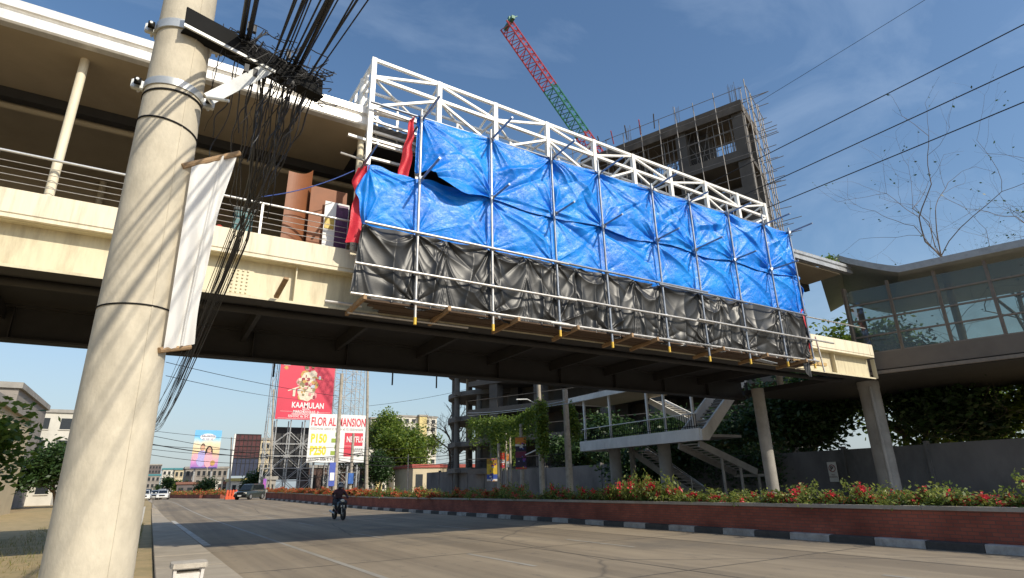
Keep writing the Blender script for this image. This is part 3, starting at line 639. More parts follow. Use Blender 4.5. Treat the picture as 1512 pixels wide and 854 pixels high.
# upper blue sheet
def y_up(U, Z, V):
    D = np.zeros_like(U); r = np.random.default_rng(3)
    xs = PX
    for i in range(len(xs)-1):
        a, b = xs[i], xs[i+1]; s = np.clip((U-a)/(b-a), 0, 1); inn = ((U >= a) & (U < b))
        A = (0.20, 0.10, 0.13, 0.09, 0.12, 0.08, 0.12, 0.10)[i]; bow = np.sin(np.pi*s)**0.8*np.sin(np.pi*np.clip((10.85-Z)/1.9, 0, 1)*0.9)**0.9
        D += np.where(inn, A*bow, 0)
        for k in range(5):
            za, zb2 = (10.75, 8.95+0.9*r.random()) if r.random() < 0.5 else (8.95+0.9*r.random(), 10.75-0.8*r.random())
            D += ridge(U, Z, (a+0.03, za), (b-0.03, zb2), 0.05+0.07*r.random(), r.uniform(-1, 1)*0.095)
    ties = [(x, 10.75, -math.pi, 0) for x in xs] + [(x, 8.95, 0.0, math.pi) for x in xs]
    D += 1.25*creases(U, Z, ties, 5, 0.08, 1.15, 11)
    D += 0.045*fbm(U, Z, 8, 0.5, 0.6) + 0.011*np.abs(fbm(U, Z, 9, 2.2, 3.0, 3))
    hang = np.exp(-((U-5.5)/0.9)**2)*np.clip(V-0.35, 0, 1)**1.5       # the loose belly of the first bay
    D += 0.65*hang*np.sin(np.pi*np.clip((U-4.6)/2.2, 0, 1))
    pin = np.ones_like(U)
    for x in xs: pin *= 1-0.85*np.exp(-((U-x)/0.05)**2)
    return SY+0.06-D*pin-0.0
zt_up = lambda U: 10.83+0.02*np.sin(U*3.1)-0.05*np.abs(np.sin((U-4.7)*np.pi/2.0))**2
def zb_up(U): return 8.86+0.10*np.sin(U*1.9+1)*0.6-0.05*np.abs(np.sin((U-4.7)*np.pi/1.96)) + 0.35*np.exp(-((U-4.9)/0.42)**2) - 0.12*np.exp(-((U-5.9)/0.4)**2)
tu = tarp('blue_tarpaulin', (4.60, 20.36), zt_up, zb_up, y_up, M_BLUE, 900, 120, 'upper blue tarpaulin tied along the top of the scaffold below the white frame')
# lower blue sheet
def y_lo(U, Z, V):
    D = np.zeros_like(U); r = np.random.default_rng(13); xs = [3.42]+PX
    for i in range(len(xs)-1):
        a, b = xs[i], xs[i+1]; s = np.clip((U-a)/(b-a), 0, 1); inn = ((U >= a) & (U < b)); A = (0.12, 0.10, 0.13, 0.10, 0.12, 0.08, 0.11, 0.09, 0.1)[i]
        D += np.where(inn, A*np.sin(np.pi*s)**0.8*np.sin(np.pi*np.clip((9.0-Z)/1.66, 0, 1))**0.9, 0)
        for k in range(4):
            D += ridge(U, Z, (a+0.03, 8.93-0.25*r.random()), (b-0.03, 7.45+1.2*r.random()), 0.05+0.08*r.random(), r.uniform(-1, 1)*0.09)
    ties = [(x, 8.95, -math.pi, 0) for x in xs] + [(x, 7.40, 0.0, math.pi) for x in xs]
    D += creases(U, Z, ties, 15, 0.075, 0.95, 10) + 0.045*fbm(U, Z, 18, 0.5, 0.6) + 0.011*np.abs(fbm(U, Z, 19, 2.2, 3.0, 3))
    pin = np.ones_like(U)
    for x in xs: pin *= 1-0.85*np.exp(-((U-x)/0.05)**2)
    return SY+0.13-0.75*D*pin
tl = tarp('blue_tarpaulin', (3.40, 20.55), lambda U: 9.0+0.03*np.sin(U*4)+0.02*np.sin(U*9), lambda U: 7.33+0.04*np.sin(U*2.3)+0.02*np.sin(U*7.7), y_lo, M_BLUE, 900, 110,
          'lower blue tarpaulin stretched along the scaffold above the black sheets')
# black sheets, draped in swags
SW = []
r = np.random.default_rng(31)
for i, (a, b) in enumerate(zip([3.36]+PX[:-1], PX)):
    if i in (0, 5, 7): SW.append((a, b, 0.95+0.2*r.random()))
    else:
        m_ = a+(b-a)*(0.38+0.24*r.random()); SW.append((a, m_, 0.6+0.3*r.random())); SW.append((m_, b, 0.6+0.3*r.random()))
def y_bk(U, Z, V):
    D = np.zeros_like(U); rr = np.random.default_rng(33); dep = np.clip(7.40-Z, 0, 3)
    for (a, b, sg) in SW:
        s = np.clip((U-a)/(b-a), 0, 1); inn = (U >= a) & (U <= b); wdt = b-a
        sk = rr.uniform(-0.25, 0.25); s2 = np.clip(s+sk*s*(1-s), 0, 1)
        shape = 1-np.abs(2*s2-1)**1.8
        q = dep/(0.40+sg*shape)
        fr = 1.5+0.8*rr.random(); ph = rr.uniform(0, 6.28)
        wob = 0.5*fbm(U, Z, int(rr.integers(1000)), 0.4, 0.4, 2)
        phs = q*fr*1.35+ph+wob; fold = (1-np.abs(np.sin(phs)))**1.9+0.16*(1-np.abs(np.sin(2.3*phs+1+wob)))**2.2-0.3
        A = 0.115*np.exp(-dep/2.4)*(0.35+0.65*shape)*min(1, wdt/1.2)
        pl_ = 0.10*((1-np.abs(np.sin(s*np.pi*(1.2+1.3*rr.random())+ph+1.0*wob+0.3*dep)))**2.0-0.3)*(0.15+np.clip(dep/1.6, 0, 1))*np.sin(np.pi*s)**0.5     # vertical pleats lower down
        belly = 0.07*np.sin(np.pi*s)**0.9*np.sin(np.pi*np.clip(dep/1.85, 0, 1))**0.8
        D += np.where(inn, A*fold+pl_+belly, 0)
    ties = [(a, 7.40, -math.pi*0.95, -math.pi*0.05) for (a, b, s_) in SW]+[(x, 5.62, 0.2, math.pi-0.2) for x in PX]
    D += creases(U, Z, ties, 35, 0.07, 1.0, 6)+0.03*fbm(U, Z, 38, 0.5, 0.35, 3)
    pin = np.ones_like(U)
    for x in PX: pin *= 1-0.6*np.exp(-((U-x)/0.05)**2)
    pin *= 1-0.5*np.exp(-((Z-5.6)/0.08)**2)
    return SY+0.07-D*pin
blab = ('black plastic sheet draped in swags over the left bays of the scaffold', 'black plastic sheet draped over the middle bays of the scaffold', 'black plastic sheet hanging over the right bays of the scaffold')
for k, (xa, xb) in enumerate(((3.34, 8.40), (8.36, 14.70), (14.66, 20.30))):
    nxk = int((xb-xa)*55)
    def zb(U, k=k): 
        z = 5.50-0.04*np.sin(U*2.9+k)-0.03*np.sin(U*7)
        if k == 0: z = z+0.10*np.exp(-((U-3.35)/0.3)**2)
        if k == 2: z = z-0.55*ss(19.6, 20.2, U)
        return z
    xw = (lambda U, Z, V: U-0.16*np.clip(V, 0, 1)*np.exp(-((U-3.34)/0.35)**2)) if k == 0 else ((lambda U, Z, V: U+0.10*np.sin(V*5)*ss(19.8, 20.3, U)) if k == 2 else None)
    tarp('black_sheet', (xa, xb), lambda U, k=k: 7.40-0.03*np.abs(np.sin(U*3))+0.0*U, zb, (lambda U, Z, V, k=k: y_bk(U, Z, V)+0.012*(k % 2)), M_BLKT, nxk, 110, blab[k], xw)
# loose end flaps with the red face out
def flap(parent, pts_a, pts_b, m, n=24, seed=0, name='loose_flap', amp=0.03):
    """ribbon between two polylines"""
    rr = np.random.default_rng(seed); A = np.array(pts_a, float); B = np.array(pts_b, float)
    tt = np.linspace(0, 1, n); ip = lambda Q: np.stack([np.interp(tt, np.linspace(0, 1, len(Q)), Q[:, k]) for k in range(3)], 1)
    A = ip(A); B = ip(B); w = np.linspace(0, 1, 9); P = A[:, None]*(1-w[None, :, None])+B[:, None]*w[None, :, None]
    P[..., 1] += amp*np.sin(w[None]*9+tt[:, None]*7+seed)+amp*0.7*np.sin(w[None]*3-tt[:, None]*13+seed*2)
    P[..., 0] += amp*0.6*np.sin(tt[:, None]*15+seed); P = P.reshape(-1, 3)
    i = np.arange((n-1)*9).reshape(n-1, 9)[:, :-1].ravel(); return fast(name, P, np.stack([i, i+9, i+10, i+1], 1), m, parent, smooth=True)
flap(tl, [(3.22, 12.55, 9.02), (3.12, 12.6, 8.6), (3.18, 12.5, 8.2), (3.12, 12.5, 7.7), (3.06, 12.5, 6.95)], [(3.42, 12.33, 9.0), (3.42, 12.32, 8.6), (3.42, 12.33, 8.2), (3.5, 12.33, 7.6), (3.52, 12.4, 6.95)], M_REDT, seed=1)
flap(tl, [(3.24, 12.34, 8.55), (3.16, 12.36, 8.2), (3.26, 12.34, 7.9), (3.42, 12.36, 7.3), (3.47, 12.36, 6.9)], [(3.42, 12.27, 8.9), (3.43, 12.22, 8.4), (3.43, 12.24, 8.0), (3.45, 12.28, 7.4), (3.56, 12.34, 6.9)], M_BLUE, seed=2)
flap(tu, [(4.44, 12.42, 10.7), (4.40, 12.45, 10.2), (4.32, 12.5, 9.7), (4.24, 12.52, 9.05)], [(4.58, 12.34, 10.86), (4.55, 12.30, 10.2), (4.52, 12.32, 9.7), (4.48, 12.36, 8.95)], M_REDT, seed=3)
flap(tu, [(20.34, 12.25, 10.8), (20.50, 12.4, 10.4), (20.52, 12.5, 9.7), (20.42, 12.3, 8.9)], [(20.45, 12.6, 10.8), (20.75, 12.8, 10.2), (20.95, 12.7, 9.6), (20.8, 12.5, 9.1)], M_REDT, seed=4, amp=0.05)
flap(tu, [(20.34, 12.22, 10.85), (20.45, 12.3, 10.5), (20.40, 12.3, 10.2)], [(20.5, 12.5, 10.8), (20.72, 12.5, 10.35), (20.6, 12.4, 10.1)], M_BLUE, seed=5, amp=0.05)
flap(tl, [(20.52, 12.3, 9.2), (20.6, 12.3, 8.8), (20.62, 12.3, 8.3), (20.6, 12.3, 7.4)], [(20.95, 12.6, 9.0), (20.8, 12.5, 8.7), (20.85, 12.5, 8.0), (20.7, 12.4, 7.2)], M_BLUE, seed=6, amp=0.06)
flap(tl, [(20.35, 12.3, 7.75), (20.4, 12.3, 7.2), (20.5, 12.3, 6.5), (20.5, 12.3, 6.1)], [(20.75, 12.5, 7.5), (20.9, 12.55, 7.0), (20.75, 12.5, 6.6), (20.6, 12.5, 6.0)], M_REDT, seed=7, amp=0.06)

# ------------------------------------------------------------------ white box frame on top
tr = thing('white_steel_frame', 'white painted steel box frame standing above the blue tarpaulin on the bridge', 'steel frame', (11.5, 13.2, 9.0))
TX = [3.43, 5.32, 7.12, 8.97, 10.82, 12.52, 14.25, 16.07, 17.85, 19.52]
zt_ = lambda x: 12.31-0.0226*(x-3.43)
FY, BY = 12.50, 14.05
def tb(name, a, b, w=0.075): MB().bar(a, b, w).build(name, M_WHITE, tr)
for i, x in enumerate(TX):
    z = zt_(x); last = i == len(TX)-1
    tb('post', (x, FY, 9.1 if i == 0 else 9.6), (x, FY, z+0.04), 0.125)
    if i: tb('post', (x, BY, 9.6), (x, BY, z-0.30), 0.085)
    tb('cross_tie', (x, FY+0.06, z-0.56), (x, BY-0.05, z-0.36), 0.06); tb('cross_tie', (x, FY+0.06, z-1.35), (x, BY-0.05, z-1.30), 0.06)
    tb('cross_tie', (x, FY+0.06, z-0.02), (x, BY, z-0.36), 0.055)
    if last: continue
    x2 = TX[i+1]; z2 = zt_(x2); e = 0.066
    tb('top_chord', (x+e, FY, z), (x2-e, FY, z2), 0.085)
    tb('chord', (x+e, FY, z-0.56), (x2-e, FY, z2-0.56), 0.085); tb('chord', (x+e, FY, z-1.50), (x2-e, FY, z2-1.50), 0.07)
    tb('chord', (x+e, BY, z-0.34), (x2-e, BY, z2-0.34), 0.075); tb('chord', (x+e, BY, z-1.32), (x2-e, BY, z2-1.32), 0.07)
    if i % 2 == 0:
        tb('diagonal', (x+e, FY, z-0.52), (x2-e, FY, z2-0.04), 0.065); tb('diagonal', (x+e, FY, z-1.45), (x2-e, FY, z2-0.62), 0.065)
        tb('diagonal', (x+e, BY, z-0.40), (x2-e, BY, z2-1.28), 0.055)
    else:
        tb('diagonal', (x+e, FY, z-0.06), (x2-e, FY, z2-0.50), 0.065); tb('diagonal', (x+e, FY, z-0.62), (x2-e, FY, z2-1.45), 0.065)
        tb('diagonal', (x+e, BY, z-1.28), (x2-e, BY, z2-0.40), 0.055)
    tb('brace', (x+e, FY+0.07, z-0.56), (x2-e, BY-0.06, z2-0.34), 0.05)
    for q in (0.33, 0.66):
        xm = x+(x2-x)*q; zm = z+(z2-z)*q; tb('hanger', (xm, BY, zm-1.28), (xm, BY, zm-0.38), 0.05)
    xm = 0.5*(x+x2); tb('hanger', (xm, 13.2, zt_(xm)-1.35), (xm, 13.2, zt_(xm)-0.50), 0.05)
    tb('chord', (x+e, 13.2, z-0.50), (x2-e, 13.2, z2-0.50), 0.06); tb('chord', (x+e, 13.2, z-1.38), (x2-e, 13.2, z2-1.38), 0.06)
x = TX[0]                                                                  # end frame
MB().tube([(x-0.02, 13.36, 10.47), (x-0.02, 13.36, 12.25)], 0.095, 14).build('post', M_WHITE, tr, smooth=True)
for (z, z2) in ((12.28, 12.36), (11.75, 11.85), (11.2, 11.25)): tb('end_bar', (x, FY+0.07, z), (x-0.05, 14.7, z2), 0.07)
tb('post', (x-0.05, 14.7, 11.0), (x-0.05, 14.7, 12.4), 0.07); tb('post', (x-0.03, 14.05, 10.95), (x-0.03, 14.05, 12.3), 0.06)
for y in (12.95,): tb('post', (x-0.02, y, 11.15), (x-0.02, y, 12.28), 0.05)
for (xa, za, xb, zb2, yy) in ((3.5, 9.95, 4.9, 9.95, 12.62), (3.0, 10.08, 4.6, 10.02, 12.9), (3.5, 9.70, 4.7, 9.72, 13.1), (3.5, 10.75, 5.3, 10.9, 12.62), (3.5, 10.45, 5.2, 10.42, 13.0)):
    tb('end_bar', (xa, yy, za), (xb, yy, zb2), 0.07)

# ------------------------------------------------------------------ glass stair hall at the right end of the bridge
hl = thing('glass_hall', 'glazed hall with curved grey roof edge at the right end of the footbridge', 'hall', (29, 12, 0))
C0 = np.array([26.75, 13.9]); dv = np.array([0.31, -0.95]); dv /= np.linalg.norm(dv); HLn = 10.5
M_MULL = mat('brown_mullion', (0.20, 0.16, 0.12), 0.55, var=0.2, stain=0.3); M_HBASE = mat('hall_base_panel', (0.15, 0.12, 0.09), 0.7, var=0.2, scale=1, stain=0.4, stain_c=(0.14, 0.11, 0.08))
M_GLASS = glassmat('hall_glass', (0.66, 0.72, 0.68), 0.30)
def hp(t, z, o=0.0): return (C0[0]+dv[0]*t-0.95*o, C0[1]+dv[1]*t-0.31*o, z)
MB().prism([hp(0, 0)[:2], hp(HLn, 0)[:2], (hp(HLn, 0)[0]+9, hp(HLn, 0)[1]+2.5), (36, 14.2), (36, 20.2), (26.4, 20.2), (26.4, 13.9)], 'z', 5.72, 5.95).build('floor_slab', M_DARKSTEEL_SHADE, hl)
MB().bar(hp(0, 6.33), hp(HLn, 6.33), 0.14, 0.74).build('base_panel', M_HBASE, hl)
MB().bar(hp(0.02, 5.83, 0.05), hp(HLn, 5.83, 0.05), 0.22, 0.14).build('edge_beam', M_MULL, hl)
rows = [6.72, 7.5, 8.25, 9.0, 9.75]; cols_ = np.arange(0, HLn+0.1, 1.75)
for t in cols_: MB().bar(hp(t, 6.7, 0.02), hp(t, 9.9, 0.02), 0.11 if t > 0 else 0.26, 0.11).build('mullion', M_MULL, hl)
for z in rows[:-1]: MB().bar(hp(0.0, z, 0.03), hp(HLn, z, 0.03), 0.07, 0.07).build('transom', M_MULL, hl)
for i in range(len(cols_)-1):
    for j in range(len(rows)-1): MB().bar(hp(cols_[i]+0.06, (rows[j]+rows[j+1])/2), hp(cols_[i+1]-0.06, (rows[j]+rows[j+1])/2), 0.012, rows[j+1]-rows[j]-0.075).build('pane', M_GLASS, hl)
# far glazing seen through the end of the bridge
for i in range(4):
    x0 = 20.6+1.6*i
    MB().box(x0, x0+0.07, 19.86, 19.95, 7.0, 10.3).build('mullion', M_MULL, hl)
    for j in range(3): MB().box(x0+0.08, x0+1.59, 19.895, 19.905, 7.02+j*1.1, 8.08+j*1.1).build('pane', M_GLASS, hl)
for z in (8.1, 9.2): MB().box(20.6, 26.6, 19.87, 19.94, z-0.03, z+0.03).build('transom', M_MULL, hl)
# swooping roof: its eave overhangs the glass
def on_eave(x, y):
    r_ = ray(x, y); nn = np.array([0.95, 0.31, 0]); c0 = np.array([C0[0]-0.95*0.45, C0[1]-0.31*0.45, 0]); t = ((c0-CAM)@nn)/(r_@nn); return CAM+r_*t
ev = [np.array([26.2, 14.6, 11.12])]+[on_eave(*q) for q in ((1238, 377), (1250, 380.5), (1262, 383), (1290, 388.5), (1310, 391.5), (1325, 393))]
for k in range(1, 9): q = ev[6]; ev.append(np.array([q[0]+dv[0]*1.1*k, q[1]+dv[1]*1.1*k, max(10.32, q[2]-0.09*k+0.008*k*k)]))
mb = MB(); n = len(ev)
for q in ev: mb.v += [(q[0], q[1], q[2]-0.30), (q[0], q[1], q[2]), (q[0]+8.5, q[1]+4.5, q[2]+0.1), (q[0]+8.5, q[1]+4.5, q[2]+0.45)]
for i in range(n-1):
    a = 4*i; b = a+4; mb.f += [(a, a+1, b+1, b), (a+1, a+3, b+3, b+1), (a, b, b+2, a+2), (a+2, b+2, b+3, a+3)]
mb.f += [(0, 2, 3, 1), (4*n-4, 4*n-3, 4*n-1, 4*n-2)]
mb.build('roof', mat('grey_roof_edge', (0.36, 0.36, 0.35), 0.45, 0.2, var=0.15, stain=0.3), hl)
for (x, y) in ((31.5, 11.5), (33.0, 16.5), (27.5, 18.5)): MB().tube([(x, y, 5.95), (x, y, 10.5)], 0.16, 12).build('column', mat('tan_column', (0.45, 0.32, 0.20), 0.7), hl, smooth=True)
pier(31.0, 7.0, 0.86, 5.72, hl)

# ------------------------------------------------------------------ stair with landing beyond the planter
st = thing('stair_tower', 'white concrete stair landing on round columns with roof behind the planter', 'staircase', (22.2, 23, 0.1))
M_STW = mat('dirty_white_concrete', (0.78, 0.75, 0.70), 0.8, var=0.12, scale=2, stain=0.5, stain_c=(0.30, 0.28, 0.25), stretch=(1, 1, 0.5))
SX0 = 24.0
MB().box(SX0+0.16, SX0+3.4, 21.3, 31.3, 3.66, 3.80).build('landing_slab', M_CONC, st)
MB().box(SX0, SX0+0.16, 21.2, 31.4, 3.46, 4.08).build('fascia', M_STW, st, bevel=0.01)
MB().box(SX0+0.16, SX0+3.4, 31.3, 31.42, 3.46, 4.08).build('fascia', M_STW, st)
# upper flight climbs to the right, parallel with the bridge, behind its far girder
up_poly = [(SX0+0.02, 3.46), (SX0+0.02, 4.0), (SX0+0.25, 4.06), (28.2, 7.35), (28.2, 6.75), (SX0+0.5, 3.46)]
MB().prism(up_poly, 'y', 21.05, 21.19).build('stringer', M_STW, st); MB().prism(up_poly, 'y', 22.6, 22.72).build('stringer', M_STW, st)
for k in range(14): MB().box(SX0+0.5+0.26*k, SX0+0.76+0.26*k, 21.2, 22.59, 3.80+0.2*k, 3.86+0.2*k).build('step', M_CONC, st)
# roof slab over the landing
MB().box(SX0+0.12, SX0+3.9, 22.9, 32.9, 6.78, 6.92).build('roof_slab', M_SOFFIT, st)
MB().box(SX0-0.02, SX0+0.119, 22.9, 33.0, 6.70, 7.06).build('roof_fascia', M_STW, st, bevel=0.01)
MB().box(SX0+0.12, SX0+3.9, 32.9, 33.02, 6.70, 7.06).build('roof_fascia', M_STW, st)
for y in (31.05, 28.45, 25.1, 23.75, 21.7):
    MB().box(SX0+0.2, SX0+0.32, y-0.06, y+0.06, 3.8, 6.78 if y > 22.9 else 6.3).build('roof_post', M_STW, st)
MB().tube([(SX0+0.08, 31.1, 4.85), (SX0+0.08, 21.3, 4.85), (28.0, 21.12, 8.0)], 0.03, 8).build('handrail', M_STW, st, smooth=True)
MB().tube([(SX0+0.08, 31.1, 4.2), (SX0+0.08, 21.3, 4.2)], 0.02, 8).build('handrail', M_BLACK, st, smooth=True)
bal_me = None
for y in np.arange(21.4, 31.1, 0.16):
    if bal_me is None: o = MB().box(-0.012, 0.012, -0.012, 0.012, 0, 0.74).build('baluster', M_BLACK, st, world=False); bal_me = o.data
    else: o = link_mesh('baluster', bal_me, None, st)
    o.location = (SX0+0.08-22.2, y-23, 4.085-0.1)
for y in (29.7, 25.3): MB().lathe([(0.37, 0.08), (0.37, 3.3), (0.37, 3.655)], SX0+1.5, y, 26).build('column', M_CONC, st, smooth=True)
MB().lathe([(0.18, 0.08), (0.18, 3.655)], SX0+2.8, 29.5, 16).build('column', M_CONC, st, smooth=True)
# lower flights
def flight(x0, x1, a, b, name='stringer', n=16, m=M_CONC):
    (ya, za), (yb, zb) = a, b
    for x in (x0, x1): MB().bar((x, ya, za), (x, yb, zb), 0.12, 0.36).build(name, m, st)
    for k in range(n):
        t = (k+0.5)/n; y = ya+(yb-ya)*t; z = za+(zb-za)*t; MB().box(x0+0.061, x1-0.061, y-0.14, y+0.14, z, z+0.05).build('step', M_CONC, st)
flight(26.8, 28.2, (29.7, 3.48), (23.9, 0.25), n=17); flight(27.9, 29.3, (28.6, 6.6), (24.7, 4.6), m=M_STW, n=12)
for yy in (21.5, 22.9): MB().bar((SX0+0.2, yy, 3.30), (28.5, yy, 1.85), 0.12, 0.36).build('stringer', M_CONC, st)
for k in range(12): MB().box(SX0+0.3+0.35*k, SX0+0.62+0.35*k, 21.57, 22.83, 3.28-0.118*k, 3.34-0.118*k).build('step', M_CONC, st)
MB().box(28.45, 29.9, 21.4, 23.0, 1.62, 1.76).build('landing_slab', M_CONC, st)
for (x, z) in ((25.8, 2.6), (27.2, 2.1), (28.6, 1.6)): MB().tube([(x, 21.5, 0.1), (x, 21.5, z)], 0.075, 10).build('prop', M_CONC, st)
MB().tube([(26.74, 29.3, 4.4), (26.74, 23.8, 1.2)], 0.028, 8).build('handrail', M_TUBE, st)
for t in (0.15, 0.5, 0.85): MB().tube([(26.74, 29.3-5.5*t, 3.4-3.1*t), (26.74, 29.3-5.5*t, 4.4-3.2*t)], 0.02, 6).build('rail_post', M_TUBE, st)

# ------------------------------------------------------------------ wall along the far side, sign on it
wl = thing('boundary_wall', 'long stained grey concrete wall behind the planter and stairs', 'wall', (31.2, 30, 0))
y = -14.0
while y < 74:
    MB().box(31.0, 31.18, y+0.01, y+3.99, gz(y)-0.1, gz(y)+2.85+0.05*random.random()).build('wall_panel', M_CONCW, wl)
    MB().box(30.92, 31.24, y-0.13, y+0.008, gz(y)-0.1, gz(y)+3.02).build('pillar', M_CONCW, wl); y += 4.0
fn = thing('picket_fence', 'dark steel picket fence on top of the grey wall', 'fence', (31.1, 55, 2.9))
for z in (3.05, 3.95): MB().box(31.07, 31.12, 42, 70, z, z+0.05).build('rail', M_BLACK, fn)
pk = None
for y in np.arange(42.1, 70, 0.28):
    if pk is None: o = MB().box(-0.012, 0.012, -0.012, 0.012, 0, 1.2).build('picket', M_BLACK, fn, world=False); pk = o.data
    else: o = link_mesh('picket', pk, None, fn)
    o.location = (0.0, y-55, 0.06)
sg = thing('no_parking_sign', 'white no parking sign mounted on the dark wall between bridge columns', 'sign', (30.9, 18.6, 1.3))
p = atX(1230, 697, 30.88); sg.location = (30.88, p[1], p[2]-0.5)
MB().box(30.86, 30.895, p[1]-0.24, p[1]+0.24, p[2]-0.50, p[2]+0.50).build('board', mat('sign_board', (0.62, 0.58, 0.50), 0.6, var=0.1), sg)
def ring(mb, x, y, z, r, w, n=24):
    vs = []
    for k in range(n): t = 2*math.pi*k/n; vs += [(x, y+r*math.cos(t), z+r*math.sin(t)), (x, y+(r-w)*math.cos(t), z+(r-w)*math.sin(t))]
    return mb.add(vs, [(2*k, 2*k+1, (2*k+3) % (2*n), (2*k+2) % (2*n)) for k in range(n)])
rg = MB(); ring(rg, 30.853, p[1], p[2]+0.18, 0.19, 0.04); rg.bar((30.850, p[1]+0.12, p[2]+0.05), (30.850, p[1]-0.12, p[2]+0.31), 0.035, 0.004); rg.build('symbol', mat('sign_red', (0.25, 0.03, 0.03), 0.6), sg)
text_mesh('lettering', 'P', 0.30, (30.846, p[1]+0.10, p[2]+0.07), M_BLACK, sg, xdir=(0, -1, 0), bold=0.006, extrude=0.002)
text_mesh('lettering', 'NO\nPARKING', 0.11, (30.846, p[1], p[2]-0.18), mat('sign_ink', (0.2, 0.08, 0.06), 0.6), sg, xdir=(0, -1, 0), extrude=0.002, align='CENTER')

# ------------------------------------------------------------------ near utility pole
up = thing('utility_pole', 'round concrete utility pole with steel bracket in the left foreground', 'utility pole', (-0.242, 3.68, 0))
PXc, PYc = -0.242, 3.68
def pr(z): return 0.160+0.0115*(3.8-z)
M_POLE = mat('pole_concrete', (0.56, 0.50, 0.39), 0.85, var=0.18, scale=9, stain=0.5, stain_c=(0.34, 0.29, 0.21), bump=0.12, bscale=60, stretch=(1, 1, 0.6), detail=10)
shf = MB().lathe([(pr(z), z) for z in (-0.3, 1, 2, 3, 4, 5, 6, 7, 8, 9.5)], PXc, PYc, 40)
shf.v = [(v[0]+0.0155*(3.8-v[2]), v[1], v[2]) for v in shf.v]; shf.build('shaft', M_POLE, up, smooth=True)       # the pole leans a little
def band(z, h, t, m, name='clamp_band', tilt=0.0):
    mb = MB(); n = 32; vs = []
    for (r_, dz) in ((pr(z)+0.002, -h/2), (pr(z)+t, -h/2), (pr(z)+t, h/2), (pr(z)+0.002, h/2)):
        for k in range(n): a = 2*math.pi*k/n; vs.append((PXc+0.0155*(3.8-z)+r_*math.cos(a), PYc+r_*math.sin(a), z+dz+tilt*math.cos(a)))
    fs = [(j*n+k, j*n+(k+1) % n, ((j+1) % 4)*n+(k+1) % n, ((j+1) % 4)*n+k) for j in range(4) for k in range(n)]
    return mb.add(vs, fs).build(name, m, up, smooth=True)
band(4.30, 0.05, 0.008, M_STEEL); band(3.87, 0.05, 0.008, M_STEEL); band(3.81, 0.012, 0.006, M_BLACK, 'tie_wire', 0.01); band(3.60, 0.010, 0.006, M_BLACK, 'tie_wire', -0.02); band(2.45, 0.008, 0.005, M_BLACK, 'tie_wire', 0.01)
for (sx, z) in ((-1, 4.30), (-1, 3.87), (1, 4.30), (1, 3.87)):
    x = PXc+sx*(pr(z)+0.035); MB().box(x-0.035, x+0.035, PYc-0.035, PYc+0.0, z-0.03, z+0.03).build('clamp_lug', M_STEEL, up, bevel=0.005)
    MB().tube([(x, PYc-0.09, z), (x, PYc+0.05, z)], 0.009, 8).build('bolt', M_STEEL, up); MB().box(x-0.018, x+0.018, PYc-0.075, PYc-0.05, z-0.018, z+0.018).build('nut', M_BLACK, up)
for a_ in (R(-62), R(118)): MB().tube([(PXc+0.0155*(3.8-z)+(pr(z)-0.001)*math.cos(a_), PYc+(pr(z)-0.001)*math.sin(a_), z) for z in (0.2, 1.5, 2.8, 4.1, 5.6, 7.5, 9.3)], 0.005, 6).build('form_seam', M_POLE, up, smooth=True)
AR0 = np.array([-0.25, 3.44, 4.31]); AR1 = np.array([0.66, 3.78, 4.35])
arm = MB(); arm.bar(AR0+[0, 0, 0.0], AR1, 0.012, 0.13); arm.bar(AR0+[0.0, 0.045, -0.07], AR1+[0.0, 0.045, -0.07], 0.10, 0.012)
arm.build('cross_arm', M_BLACK, up)
MB().bar(AR0+[0.0, -0.004, -0.074], AR1*0.62+AR0*0.38+[0.0, -0.004, -0.074], 0.014, 0.02).build('arm_edge', M_STEEL, up)
MB().bar((-0.055, 3.50, 3.80), (0.27, 3.64, 4.27), 0.014, 0.075).build('brace', M_STEEL, up)
MB().tube([(-0.06, 3.50, 3.81), (0.06, 3.44, 3.79)], 0.010, 8).build('bolt', M_STEEL, up)
band(4.305, 0.062, 0.014, M_STEEL, 'arm_strap')
pp = MB(); q = [CAM+ray(*a)/FPX*3.86 for a in ((198, 752), (215, 748), (211, 768), (204, 790), (200, 812), (193, 790))]
pp.add(q+[v+np.array([0.0, 0.004, 0]) for v in q], [(0, 1, 2, 3, 4, 5), (11, 10, 9, 8, 7, 6)]+[(i, (i+1) % 6, 6+(i+1) % 6, 6+i) for i in range(6)]).build('paper_scrap', M_WHITEPLAIN, up)
# hanging banner tied to the pole
bn = thing('cloth_banner', 'blank white cloth banner on wooden sticks tied to the concrete pole', 'banner', (0.05, 4.4, 2.3))
def atd(x, y, d): return CAM+ray(x, y)/FPX*d
T0, T1, B0_, B1_ = atY(283, 247, 3.56), atY(351, 227, 3.68), atY(241, 518, 3.56), atY(287, 508, 3.68)
n1, n2 = 40, 60; s, t = np.meshgrid(np.linspace(0, 1, n1), np.linspace(0, 1, n2))
P = (T0[None, None]*(1-s)[..., None]+T1[None, None]*s[..., None])*(1-t)[..., None]+(B0_[None, None]*(1-s)[..., None]+B1_[None, None]*s[..., None])*t[..., None]
dd = 0.022*np.sin(s*7+1.2*t)*np.sin(np.pi*np.clip(t, 0, 1))**0.5+0.035*np.exp(-((s-0.66+0.10*t)/0.045)**2)+0.006*np.sin(s*15-3*t)
P[..., 1] -= dd; P[..., 0] += -0.05*t*(1-t)*4*s**3*0.6+0.004*np.sin(t*13)*s**4
i = np.arange((n2-1)*n1).reshape(n2-1, n1)[:, :-1].ravel()
fast('cloth', P.reshape(-1, 3), np.stack([i, i+n1, i+n1+1, i+1], 1), mat('white_cloth', (0.84, 0.83, 0.81), 0.75, var=0.05, scale=2, stain=0.35, stain_c=(0.45, 0.38, 0.28), trans=0.25), bn, smooth=True)
